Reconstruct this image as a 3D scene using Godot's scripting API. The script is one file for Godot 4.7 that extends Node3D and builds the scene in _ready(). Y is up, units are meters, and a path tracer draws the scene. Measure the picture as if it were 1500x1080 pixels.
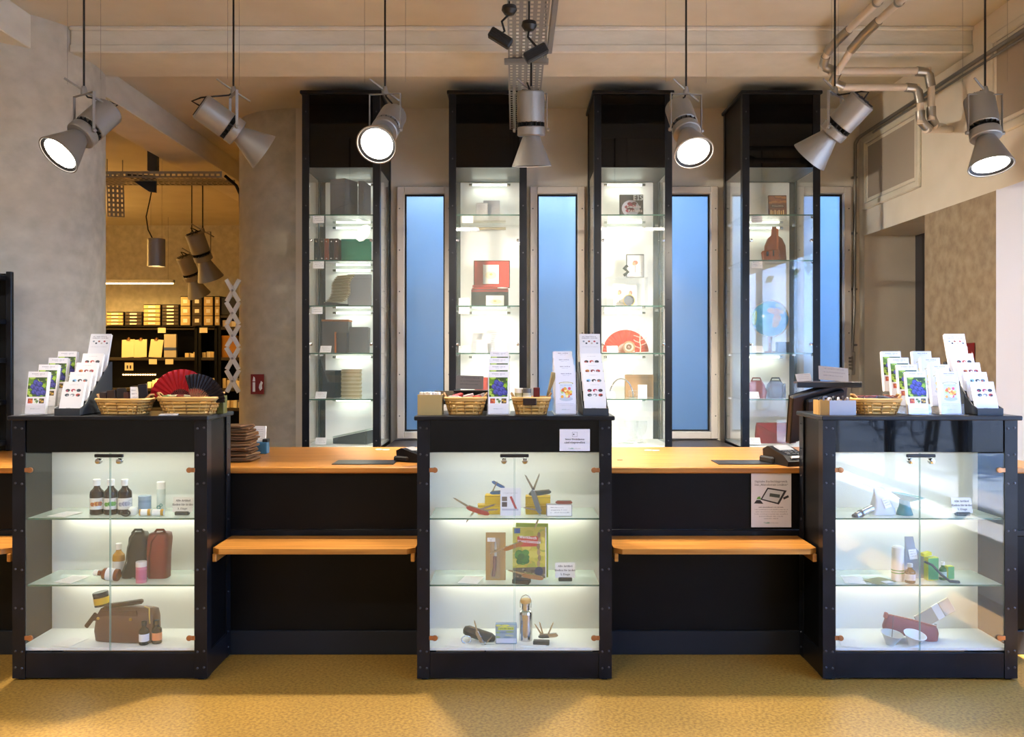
extends Node3D
# A shop counter with three glass display cases, four tall lit showcases behind it and a row of pendant spotlights.
# The room's axes: x to the right, y up, depth Z runs away from the camera (world z = -Z). The eye stands at (0, EYE, 0).

const EYE := 1.583
const FOC := 1300.0
const VPX := 753.0
const VPY := 522.0
const CASE_Z := 4.33
const CEIL := 3.81

var M := {}
var used := {}
var rng := RandomNumberGenerator.new()


# ---------------------------------------------------------------- shapes
class Shape:
	var v := PackedVector3Array()
	var n := PackedVector3Array()
	var u := PackedVector2Array()

	func tri(a: Vector3, b: Vector3, c: Vector3, na: Vector3, nb: Vector3, nc: Vector3, ua := Vector2(), ub := Vector2(), uc := Vector2()) -> void:
		var f := (c - a).cross(b - a)
		if f.length_squared() < 1e-16:
			return
		if f.dot(na + nb + nc) < 0.0:
			var t := b
			b = c
			c = t
			var tn := nb
			nb = nc
			nc = tn
			var tu := ub
			ub = uc
			uc = tu
		v.append_array([a, b, c])
		n.append_array([na.normalized(), nb.normalized(), nc.normalized()])
		u.append_array([ua, ub, uc])

	# a flat four-sided face that looks towards k; corners in order round it
	func quad(a: Vector3, b: Vector3, c: Vector3, d: Vector3, k: Vector3, ua := Vector2(), ub := Vector2(), uc := Vector2(), ud := Vector2()) -> void:
		var f := (c - a).cross(d - b)
		if f.length_squared() < 1e-16:
			return
		if f.dot(k) < 0.0:
			f = -f
		tri(a, b, c, f, f, f, ua, ub, uc)
		tri(a, c, d, f, f, f, ua, uc, ud)

	func box(c: Vector3, s: Vector3, b := 0.0, xf := Transform3D()) -> Shape:
		var h := s / 2.0
		b = minf(b, minf(h.x, minf(h.y, h.z)) * 0.9)
		var inn := h - Vector3(b, b, b)
		var P := func(sg: Vector3, k: int) -> Vector3:
			var p := inn * sg
			p[k] = h[k] * sg[k]
			return xf * (c + p)
		for k in 3:
			var i := (k + 1) % 3
			var j := (k + 2) % 3
			for q in [-1.0, 1.0]:
				var cs := []
				for w in [[-1, -1], [1, -1], [1, 1], [-1, 1]]:
					var sg := Vector3.ONE
					sg[k] = q
					sg[i] = w[0]
					sg[j] = w[1]
					cs.append(P.call(sg, k))
				var look := Vector3.ZERO
				look[k] = q
				if k == 2 and q > 0.0:   # i = x, j = y: the front carries the print
					quad(cs[0], cs[1], cs[2], cs[3], xf.basis * look, Vector2(0, 1), Vector2(1, 1), Vector2(1, 0), Vector2(0, 0))
				else:
					var e := Vector2(0.004, 0.004)
					quad(cs[0], cs[1], cs[2], cs[3], xf.basis * look, e, e, e, e)
		if b <= 0.0:
			return self
		for k in 3:
			var i := (k + 1) % 3
			var j := (k + 2) % 3
			for q in [-1.0, 1.0]:
				for w in [-1.0, 1.0]:
					var s0 := Vector3.ONE
					s0[i] = q
					s0[j] = w
					s0[k] = -1
					var s1 := s0
					s1[k] = 1
					var look := Vector3.ZERO
					look[i] = q
					look[j] = w
					var e := Vector2(0.004, 0.004)
					quad(P.call(s0, i), P.call(s0, j), P.call(s1, j), P.call(s1, i), xf.basis * look, e, e, e, e)
		for sx in [-1.0, 1.0]:
			for sy in [-1.0, 1.0]:
				for sz in [-1.0, 1.0]:
					var sg := Vector3(sx, sy, sz)
					var nn := xf.basis * sg
					tri(P.call(sg, 0), P.call(sg, 1), P.call(sg, 2), nn, nn, nn)
		return self

	# surface of revolution about y; prof holds (radius, height)
	func lathe(prof: Array, seg := 20, xf := Transform3D(), soft := false) -> Shape:
		var nr := []
		for i in prof.size() - 1:
			var d: Vector2 = prof[i + 1] - prof[i]
			nr.append(Vector2(d.y, -d.x).normalized())
		for i in prof.size() - 1:
			var a: Vector2 = prof[i]
			var b: Vector2 = prof[i + 1]
			var na: Vector2 = nr[i]
			var nb: Vector2 = nr[i]
			if soft:
				if i > 0:
					na = (nr[i] + nr[i - 1]).normalized()
				if i < nr.size() - 1:
					nb = (nr[i] + nr[i + 1]).normalized()
			for k in seg:
				var t0 := TAU * k / seg
				var t1 := TAU * (k + 1) / seg
				var d0 := Vector3(sin(t0), 0, cos(t0))
				var d1 := Vector3(sin(t1), 0, cos(t1))
				var p := [xf * (d0 * a.x + Vector3(0, a.y, 0)), xf * (d1 * a.x + Vector3(0, a.y, 0)), xf * (d1 * b.x + Vector3(0, b.y, 0)), xf * (d0 * b.x + Vector3(0, b.y, 0))]
				var m := [xf.basis * (d0 * na.x + Vector3(0, na.y, 0)), xf.basis * (d1 * na.x + Vector3(0, na.y, 0)), xf.basis * (d1 * nb.x + Vector3(0, nb.y, 0)), xf.basis * (d0 * nb.x + Vector3(0, nb.y, 0))]
				var va := 1.0 - float(i) / (prof.size() - 1)
				var vb := 1.0 - float(i + 1) / (prof.size() - 1)
				var w := [Vector2(float(k) / seg, va), Vector2(float(k + 1) / seg, va), Vector2(float(k + 1) / seg, vb), Vector2(float(k) / seg, vb)]
				tri(p[0], p[1], p[2], m[0], m[1], m[2], w[0], w[1], w[2])
				tri(p[0], p[2], p[3], m[0], m[2], m[3], w[0], w[2], w[3])
		return self

	func tube(pts: Array, r: float, seg := 8, closed := false, flat := 1.0) -> Shape:
		var ring := []
		var cnt := pts.size()
		var up := Vector3.UP
		for i in cnt:
			var a: Vector3 = pts[(i - 1 + cnt) % cnt] if closed or i > 0 else pts[0]
			var b: Vector3 = pts[(i + 1) % cnt] if closed or i < cnt - 1 else pts[cnt - 1]
			var t := (b - a).normalized()
			if absf(t.dot(up)) > 0.98:
				up = Vector3(1, 0, 0) if absf(t.x) < 0.9 else Vector3(0, 0, 1)
			var s := t.cross(up).normalized()
			up = s.cross(t).normalized()
			var one := []
			for k in seg:
				var ang := TAU * k / seg
				one.append(s * cos(ang) * flat + up * sin(ang))
			ring.append(one)
		for i in (cnt if closed else cnt - 1):
			var j := (i + 1) % cnt
			for k in seg:
				var l := (k + 1) % seg
				var a: Vector3 = pts[i] + ring[i][k] * r
				var b: Vector3 = pts[i] + ring[i][l] * r
				var c: Vector3 = pts[j] + ring[j][l] * r
				var d: Vector3 = pts[j] + ring[j][k] * r
				tri(a, b, c, ring[i][k], ring[i][l], ring[j][l])
				tri(a, c, d, ring[i][k], ring[j][l], ring[j][k])
		if not closed:
			for e in [[0, 1], [cnt - 1, cnt - 2]]:
				var q: Vector3 = (pts[e[0]] - pts[e[1]]).normalized()
				for k in seg:
					var l := (k + 1) % seg
					tri(pts[e[0]], pts[e[0]] + ring[e[0]][k] * r, pts[e[0]] + ring[e[0]][l] * r, q, q, q)
		return self

	# outline in x and y, pushed along z from -d/2 to d/2
	func prism(poly: PackedVector2Array, d: float, xf := Transform3D()) -> Shape:
		var lo := poly[0]
		var hi := poly[0]
		for p in poly:
			lo = lo.min(p)
			hi = hi.max(p)
		var sz := (hi - lo).max(Vector2(1e-5, 1e-5))
		var idx := Geometry2D.triangulate_polygon(poly)
		for q in [-1.0, 1.0]:
			var k := xf.basis * Vector3(0, 0, q)
			for i in range(0, idx.size(), 3):
				var w := []
				var uv := []
				for j in 3:
					var p := poly[idx[i + j]]
					w.append(xf * Vector3(p.x, p.y, q * d / 2))
					uv.append(Vector2((p.x - lo.x) / sz.x, 1.0 - (p.y - lo.y) / sz.y) if q > 0 else Vector2(0.004, 0.004))
				tri(w[0], w[1], w[2], k, k, k, uv[0], uv[1], uv[2])
		var turn := -1.0 if Geometry2D.is_polygon_clockwise(poly) else 1.0
		for i in poly.size():
			var a := poly[i]
			var b := poly[(i + 1) % poly.size()]
			var e := (b - a) * turn
			quad(xf * Vector3(a.x, a.y, -d / 2), xf * Vector3(b.x, b.y, -d / 2), xf * Vector3(b.x, b.y, d / 2), xf * Vector3(a.x, a.y, d / 2), xf.basis * Vector3(e.y, -e.x, 0))
		return self

	func mesh() -> ArrayMesh:
		var a := []
		a.resize(Mesh.ARRAY_MAX)
		a[Mesh.ARRAY_VERTEX] = v
		a[Mesh.ARRAY_NORMAL] = n
		a[Mesh.ARRAY_TEX_UV] = u
		var m := ArrayMesh.new()
		m.add_surface_from_arrays(Mesh.PRIMITIVE_TRIANGLES, a)
		return m


func sh() -> Shape:
	return Shape.new()

func bx(s: Vector3, b := 0.0, c := Vector3.ZERO) -> Shape:
	return Shape.new().box(c, s, b)

func V(x: float, y: float, z: float) -> Vector3:
	return Vector3(x, y, z)

func rot(x: float, y: float, z: float, at := Vector3.ZERO) -> Transform3D:
	return Transform3D(Basis.from_euler(Vector3(deg_to_rad(x), deg_to_rad(y), deg_to_rad(z))), at)

# x of a sight line at depth Z, height of one, and both
func X(px: float, Z: float) -> float:
	return (px - VPX) * Z / FOC

func Y(py: float, Z: float) -> float:
	return EYE - (py - VPY) * Z / FOC

func at(px: float, py: float, Z: float) -> Vector3:
	return Vector3(X(px, Z), Y(py, Z), -Z)


# ---------------------------------------------------------------- objects
func numbered(called: String) -> String:
	if not used.has(called):
		used[called] = 0
		return called
	used[called] += 1
	return "%s_%03d" % [called, used[called]]

func tag(o: Node, label: String, category: String, group := "") -> void:
	o.set_meta("label", label)
	o.set_meta("category", category)
	if group:
		o.set_meta("group", group)

func thing(called: String, label: String, category: String, where := Vector3.ZERO, turn := 0.0, group := "") -> Node3D:
	var o := Node3D.new()
	o.name = numbered(called)
	add_child(o, true)
	o.position = where
	o.rotation_degrees.y = turn
	tag(o, label, category, group)
	return o

func part(parent: Node, called: String, what, m: Material, where := Vector3.ZERO, turn := Vector3.ZERO) -> MeshInstance3D:
	var o := MeshInstance3D.new()
	o.name = called
	o.mesh = what.mesh() if what is Shape else what
	o.material_override = m
	o.position = where
	o.rotation_degrees = turn
	parent.add_child(o, true)
	return o

func one(called: String, label: String, category: String, what, m: Material, where := Vector3.ZERO, turn := Vector3.ZERO, group := "") -> MeshInstance3D:
	var o := part(self, numbered(called), what, m, where, turn)
	tag(o, label, category, group)
	return o

func struct(called: String, what, m: Material, where := Vector3.ZERO, parent: Node = self) -> MeshInstance3D:
	var o := part(parent, called, what, m, where)
	if parent == self:
		o.set_meta("kind", "structure")
	return o

func struct_node(called: String) -> Node3D:
	var o := Node3D.new()
	o.name = called
	add_child(o, true)
	o.set_meta("kind", "structure")
	return o

func text(parent: Node, called: String, words: String, high: float, m: Material, where: Vector3, turn := Vector3.ZERO, serif := true, bold := false) -> MeshInstance3D:
	var t := TextMesh.new()
	var f := SystemFont.new()
	f.font_names = PackedStringArray(["Droid Serif" if serif else "Droid Sans"])
	if bold:
		f.font_weight = 700
	t.font = f
	t.text = words
	t.font_size = 32
	t.pixel_size = high / 32.0
	t.depth = 0.0006
	return part(parent, called, t, m, where, turn)

func area(parent: Node, called: String, where: Vector3, size: Vector2, energy: float, c: Color, turn := Vector3(-90, 0, 0)) -> void:
	var l := AreaLight3D.new()
	l.name = called
	l.area_size = size
	l.light_energy = energy
	l.light_color = c
	l.shadow_enabled = true
	l.area_range = 12.0
	parent.add_child(l, true)
	l.position = where
	l.rotation_degrees = turn


# ---------------------------------------------------------------- materials
func mat(called: String, c: Color, rough := 0.6, metal := 0.0) -> StandardMaterial3D:
	var m := StandardMaterial3D.new()
	m.resource_name = called
	m.albedo_color = c
	m.roughness = rough
	m.metallic = metal
	M[called] = m
	return m

func hexmat(h: String, rough := 0.55, metal := 0.0) -> StandardMaterial3D:
	var key := "c%s_%d_%d" % [h, int(rough * 100), int(metal * 100)]
	if not M.has(key):
		mat(key, Color(h), rough, metal)
		M[key].metallic_specular = 0.5 if metal > 0.0 else 0.36
	return M[key]

func noisy(called: String, cols: Array, rough: float, freq: float, scale: Vector3, relief := 0.0, octaves := 4, sd := 1, size := 512) -> StandardMaterial3D:
	var m := mat(called, Color.WHITE, rough)
	var fn := FastNoiseLite.new()
	fn.seed = sd
	fn.noise_type = FastNoiseLite.TYPE_SIMPLEX_SMOOTH
	fn.frequency = freq
	fn.fractal_octaves = octaves
	var t := NoiseTexture2D.new()
	t.width = size
	t.height = size
	t.seamless = true
	t.noise = fn
	var g := Gradient.new()
	g.offsets = PackedFloat32Array()
	g.colors = PackedColorArray()
	for i in cols.size():
		g.add_point(float(i) / (cols.size() - 1), Color(cols[i]))
	while g.get_point_count() > cols.size():
		g.remove_point(0)
	t.color_ramp = g
	m.albedo_texture = t
	m.uv1_triplanar = true
	m.uv1_world_triplanar = true
	m.uv1_scale = scale
	if relief > 0.0:
		var h := NoiseTexture2D.new()
		h.width = size
		h.height = size
		h.seamless = true
		h.noise = fn
		m.heightmap_enabled = true
		m.heightmap_texture = h
		m.heightmap_scale = relief
	return m

func glass(called: String, tint: Color, alpha: float, spec := 0.5) -> StandardMaterial3D:
	var m := mat(called, Color(tint.r, tint.g, tint.b, alpha), 0.02)
	m.transparency = BaseMaterial3D.TRANSPARENCY_ALPHA
	m.metallic_specular = spec
	return m

func solid_glass(called: String, tint: Color, rough := 0.02) -> StandardMaterial3D:
	var m := mat(called, Color(tint.r, tint.g, tint.b, 0.0), rough)
	m.transparency = BaseMaterial3D.TRANSPARENCY_ALPHA
	m.refraction_enabled = true
	m.refraction_scale = 0.05
	return m

func glow(called: String, c: Color, energy: float) -> StandardMaterial3D:
	var m := mat(called, c, 0.4)
	m.emission_enabled = true
	m.emission = c
	m.emission_energy_multiplier = energy
	return m

func printed(called: String, im: Image, rough := 0.45) -> StandardMaterial3D:
	var m := mat(called, Color.WHITE, rough)
	m.albedo_texture = ImageTexture.create_from_image(im)
	m.texture_repeat = false
	return m


# ---------------------------------------------------------------- print
func page(w: int, h: int, c: String) -> Image:
	var im := Image.create(w, h, false, Image.FORMAT_RGB8)
	im.fill(Color(c))
	return im

func fill(im: Image, x: float, y: float, w: float, h: float, c: String) -> void:
	im.fill_rect(Rect2i(int(x * im.get_width()), int(y * im.get_height()), maxi(1, int(w * im.get_width())), maxi(1, int(h * im.get_height()))), Color(c))

func blob(im: Image, cx: float, cy: float, rx: float, ry: float, c: String, clip := Rect2(0, 0, 1, 1)) -> void:
	var w := im.get_width()
	var h := im.get_height()
	for y in range(maxi(0, int((cy - ry) * h)), mini(h, int((cy + ry) * h) + 1)):
		for x in range(maxi(0, int((cx - rx) * w)), mini(w, int((cx + rx) * w) + 1)):
			var q := Vector2((x + 0.5) / w, (y + 0.5) / h)
			if clip.has_point(q) and pow((q.x - cx) / rx, 2) + pow((q.y - cy) / ry, 2) < 1.0:
				im.set_pixel(x, y, Color(c))

# a line of small print: short strokes of unequal height
func strokes(im: Image, x0: float, x1: float, y: float, high: float, c: String) -> void:
	var x := x0
	var step := 2.0 / im.get_width()
	while x < x1:
		if rng.randf() > 0.16:
			var hh := high * rng.randf_range(0.55, 1.0)
			fill(im, x, y + high - hh, step * 0.5, hh, c)
		x += step

func fruit_page() -> Image:
	var im := page(96, 208, "e9e6ea")
	strokes(im, 0.18, 0.82, 0.045, 0.022, "55506a")
	strokes(im, 0.34, 0.66, 0.085, 0.014, "8a8698")
	fill(im, 0.04, 0.14, 0.92, 0.46, "3d5a1e")
	var clip := Rect2(0.04, 0.14, 0.92, 0.46)
	for i in 34:
		blob(im, rng.randf(), rng.randf_range(0.14, 0.6), rng.randf_range(0.06, 0.16), rng.randf_range(0.03, 0.06), ["8fb52c", "5f8a1c", "a9c94a", "2e4512", "6e9a28"][i % 5], clip)
	for p in [[0.42, 0.26], [0.62, 0.30], [0.3, 0.36], [0.5, 0.4], [0.7, 0.42], [0.38, 0.48], [0.6, 0.52], [0.82, 0.5]]:
		blob(im, p[0], p[1], 0.15, 0.066, "2e2f78", clip)
		blob(im, p[0] - 0.02, p[1] - 0.01, 0.11, 0.048, "4d4fa8", clip)
		blob(im, p[0] + 0.02, p[1] + 0.012, 0.03, 0.014, "23235c", clip)
	for k in 3:
		var x := 0.1 + 0.28 * k
		fill(im, x, 0.64, 0.24, 0.12, ["9a3b2a", "dfe6d2", "40341e"][k])
		for j in 5:
			blob(im, x + rng.randf_range(0.04, 0.2), 0.64 + rng.randf_range(0.02, 0.1), 0.045, 0.022, [["d9773a", "c04a34"], ["4c6a3a", "7d9a62"], ["d8b04a", "8a6a30"]][k][j % 2], Rect2(x, 0.64, 0.24, 0.12))
	strokes(im, 0.28, 0.5, 0.87, 0.022, "1f5a48")
	strokes(im, 0.52, 0.76, 0.875, 0.018, "9a98a0")
	return im

func jar_page() -> Image:
	var im := page(96, 208, "dcdce8")
	strokes(im, 0.25, 0.78, 0.04, 0.024, "3a3850")
	strokes(im, 0.34, 0.68, 0.085, 0.014, "7a7890")
	blob(im, 0.52, 0.28, 0.36, 0.035, "a8a05c")
	blob(im, 0.52, 0.28, 0.31, 0.024, "dcdcd0")
	fill(im, 0.2, 0.29, 0.64, 0.36, "cdd6e2")
	blob(im, 0.52, 0.65, 0.33, 0.05, "b6c0d0")
	for i in 26:
		blob(im, rng.randf_range(0.3, 0.76), rng.randf_range(0.4, 0.6), 0.07, 0.035, ["e0a23a", "d9662e", "e8c95a", "b8cf7a", "d85a78", "efe2a0"][i % 6])
	strokes(im, 0.24, 0.8, 0.32, 0.02, "8494ac")
	strokes(im, 0.1, 0.92, 0.76, 0.014, "8a88a0")
	strokes(im, 0.16, 0.86, 0.8, 0.014, "8a88a0")
	strokes(im, 0.32, 0.52, 0.89, 0.022, "2f6a68")
	strokes(im, 0.54, 0.72, 0.895, 0.016, "a0a0ac")
	return im

func goods_page(k: int) -> Image:
	var im := page(96, 160, "e8e4e2")
	strokes(im, 0.32, 0.7, 0.1, 0.018, "8a8488")
	var sets := [["7fb2d6", "2a2a2a", "5a6a70", "b8553a", "8a9aa0", "c0583c"], ["3a3434", "b04a3a", "2c2c30", "4a4444", "9a9490", "a03a3a"], ["30343c", "3a3a44", "2e3034", "50545c", "3c3c44", "2c2c30"], ["c07a3c", "7a2c2c", "a03430", "8a8a88", "b0b0ac", "6a6660"], ["2c3a34", "b0304a", "26262c", "2a4048", "88888c", "b0342c"]]
	for i in 6:
		var x := 0.26 + 0.25 * (i % 3)
		var y := 0.3 + 0.16 * (i / 3)
		blob(im, x, y, 0.1, 0.05, sets[k % 5][i])
		blob(im, x + (0.03 if i % 2 else -0.03), y + 0.02, 0.05, 0.03, "e8e4e2" if i in [1, 4] else sets[k % 5][(i + 1) % 6])
	strokes(im, 0.34, 0.52, 0.9, 0.022, "34323a")
	strokes(im, 0.54, 0.68, 0.905, 0.016, "9a98a0")
	return im

func title_page() -> Image:
	var im := page(96, 200, "d9d7da")
	strokes(im, 0.12, 0.8, 0.06, 0.026, "4a464e")
	strokes(im, 0.12, 0.88, 0.1, 0.026, "4a464e")
	for i in 6:
		blob(im, 0.2 + 0.13 * i, 0.2 + 0.05 * (i % 2), 0.05, 0.022, ["7a8a94", "30343a", "8a4a34", "b0a89a", "a03038", "505a64"][i])
	strokes(im, 0.1, 0.9, 0.34, 0.014, "8a8890")
	return im

func script_page(w: int, h: int, lines: int, c := "e4e2e0", ink := "6a666c", from := 0.12, to := 0.9) -> Image:
	var im := page(w, h, c)
	for i in lines:
		strokes(im, rng.randf_range(0.1, 0.2), rng.randf_range(0.7, 0.92), lerpf(from, to, float(i) / maxi(1, lines)), 0.35 * (to - from) / lines, ink)
	return im


# ---------------------------------------------------------------- light, camera, sky
func _ready() -> void:
	rng.seed = 7
	var cam := Camera3D.new()
	cam.name = "camera"
	add_child(cam)
	cam.position = V(0, EYE, 0)
	cam.set_frustum(1080.0 / FOC * 0.1, Vector2((750.0 - VPX) / FOC * 0.1, (VPY - 540.0) / FOC * 0.1), 0.1, 200.0)
	cam.current = true

	var env := Environment.new()
	env.background_mode = Environment.BG_SKY
	var sky := Sky.new()
	var sm := ProceduralSkyMaterial.new()
	sm.sky_top_color = Color(0.34, 0.57, 0.93)
	sm.sky_horizon_color = Color(0.66, 0.80, 0.98)
	sm.ground_bottom_color = Color(0.2, 0.22, 0.25)
	sm.ground_horizon_color = Color(0.45, 0.55, 0.65)
	sm.sky_energy_multiplier = 3.0
	sky.sky_material = sm
	env.sky = sky
	env.tonemap_mode = Environment.TONE_MAPPER_LINEAR
	env.tonemap_exposure = 1.42
	env.sdfgi_enabled = true
	env.ssao_enabled = true
	env.ssil_enabled = true
	var we := WorldEnvironment.new()
	we.name = "surroundings"
	we.environment = env
	add_child(we)

	var sun := DirectionalLight3D.new()
	sun.name = "sun"
	sun.light_energy = 17.0
	sun.light_color = Color(1.0, 0.97, 0.93)
	sun.light_angular_distance = 0.6
	sun.shadow_enabled = true
	add_child(sun)
	sun.look_at_from_position(V(0.3, 1.0, 0.42), Vector3.ZERO)

	materials()
	setting()
	outside()
	counter()
	showcases()
	cases()
	ceiling_gear()
	storeroom()
	counter_goods()
	case_tops()
	case_goods()
	tower_goods()


func materials() -> void:
	noisy("linoleum", ["6f4f18", "866225", "9a742f", "a78139", "b68f48"], 0.42, 0.03, V(1.6, 1.6, 1.6), 0.0, 5, 3, 1024)
	noisy("plaster", ["a8a394", "b1ac9d", "b8b3a4", "c0bbac", "c8c3b4"], 0.85, 0.012, V(0.55, 0.55, 0.55), 0.25, 5, 5, 1024)
	noisy("plaster_brown", ["857763", "93836d", "9e8f78", "a89a84"], 0.85, 0.02, V(0.8, 0.8, 0.8), 0.3, 5, 6)
	noisy("paint_ceiling", ["c0baa8", "c6c0af", "ccc6b5"], 0.8, 0.008, V(0.4, 0.4, 0.4), 0.0, 3, 8)
	noisy("paint_beam", ["cac6b8", "d1cdbf", "d6d2c5"], 0.75, 0.01, V(0.5, 1.5, 0.5), 0.35, 4, 9)
	noisy("paint_wall", ["d4cdbe", "dad3c5", "dfd9cc"], 0.8, 0.008, V(0.5, 0.5, 0.5), 0.0, 3, 10)
	noisy("oak", ["8a5520", "a06829", "b27833", "bf8640"], 0.33, 0.01, V(0.25, 5.0, 5.0), 0.0, 4, 14)
	noisy("steel_black", ["0d0e12", "101217", "14161c", "181b22"], 0.33, 0.01, V(0.8, 0.8, 0.8), 0.0, 4, 16)
	M.steel_black.metallic_specular = 0.36
	noisy("panel_black", ["070708", "0a0a0b", "0d0d0e"], 0.42, 0.01, V(0.7, 0.7, 0.7), 0.0, 3, 17)
	M.panel_black.metallic_specular = 0.28
	noisy("asphalt", ["55636f", "62707d", "707f8c", "8a98a5"], 0.9, 0.02, V(0.15, 0.15, 0.15), 0.0, 5, 18)  # blue cast of the skylight is mixed into these greys
	mat("gloss_black", Color("040405"), 0.03)
	M.gloss_black.metallic_specular = 0.36
	mat("black", Color("0e0e10"), 0.45)
	mat("rubber", Color("0b0b0c"), 0.7)
	mat("white_panel", Color("e4e6e2"), 0.5)
	mat("window_frame", Color("c9c2ba"), 0.5)
	mat("bolt", Color("55565a"), 0.35, 0.9)
	mat("chrome", Color("c8c8ca"), 0.12, 1.0)
	mat("copper", Color("a9764f"), 0.35, 0.7)
	mat("lamp_grey", Color("8e8b87"), 0.42, 0.55)
	mat("lamp_dark", Color("2a2a2c"), 0.5, 0.5)
	mat("zinc", Color("8f8d88"), 0.45, 0.75)
	mat("pipe_white", Color("cfc3b2"), 0.5)
	mat("paper", Color("e9e7e3"), 0.7)
	mat("ink", Color("2a282c"), 0.7)
	mat("wicker", Color("c79a55"), 0.6)
	mat("wicker_dark", Color("8a5f2a"), 0.65)
	mat("dark_card", Color("23282e"), 0.6)
	mat("leather_brown", Color("59331b"), 0.5)
	mat("brass", Color("c9a85a"), 0.3, 1.0)
	glass("clear_glass", Color(0.9, 1.0, 0.95), 0.03)
	glass("acrylic", Color(0.95, 0.97, 1.0), 0.05)
	mat("shelf_glass", Color(0.78, 0.92, 0.86, 0.12), 0.02)
	M.shelf_glass.transparency = BaseMaterial3D.TRANSPARENCY_ALPHA
	mat("shelf_edge", Color("2d5a4c"), 0.15)
	mat("case_shelf", Color(0.86, 0.93, 0.89, 0.62), 0.05)
	M.case_shelf.transparency = BaseMaterial3D.TRANSPARENCY_ALPHA
	solid_glass("frosted", Color(0.84, 0.94, 0.98), 0.33)
	solid_glass("solid_clear", Color(1, 1, 1))
	glow("led_cool", Color(0.97, 1.0, 0.93), 3.4)
	glow("lamp_lens", Color(1.0, 0.97, 0.92), 14.0)
	glow("store_glow", Color(1.0, 0.83, 0.55), 5.0)
	M.fruit = printed("fruit", fruit_page())
	M.jar = printed("jar", jar_page())
	M.title = printed("title", title_page())
	for k in 5:
		M["goods%d" % k] = printed("goods%d" % k, goods_page(k))
	M.tag_text = printed("tag_text", script_page(48, 32, 3, "efedea", "5a565c", 0.2, 0.9))
	M.grey_text = printed("grey_text", script_page(128, 56, 3, "6e6a6e", "3c3a40", 0.12, 0.86))
	M.list_text = printed("list_text", script_page(64, 96, 9, "e6e4e2", "908c90"))


# ---------------------------------------------------------------- the room
func wall_piece(parent: Node, called: String, x0: float, x1: float, y0: float, y1: float, z0: float, z1: float, m: Material) -> MeshInstance3D:
	return part(parent, called, bx(V(x1 - x0, y1 - y0, z1 - z0)), m, V((x0 + x1) / 2, (y0 + y1) / 2, -(z0 + z1) / 2))

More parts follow.
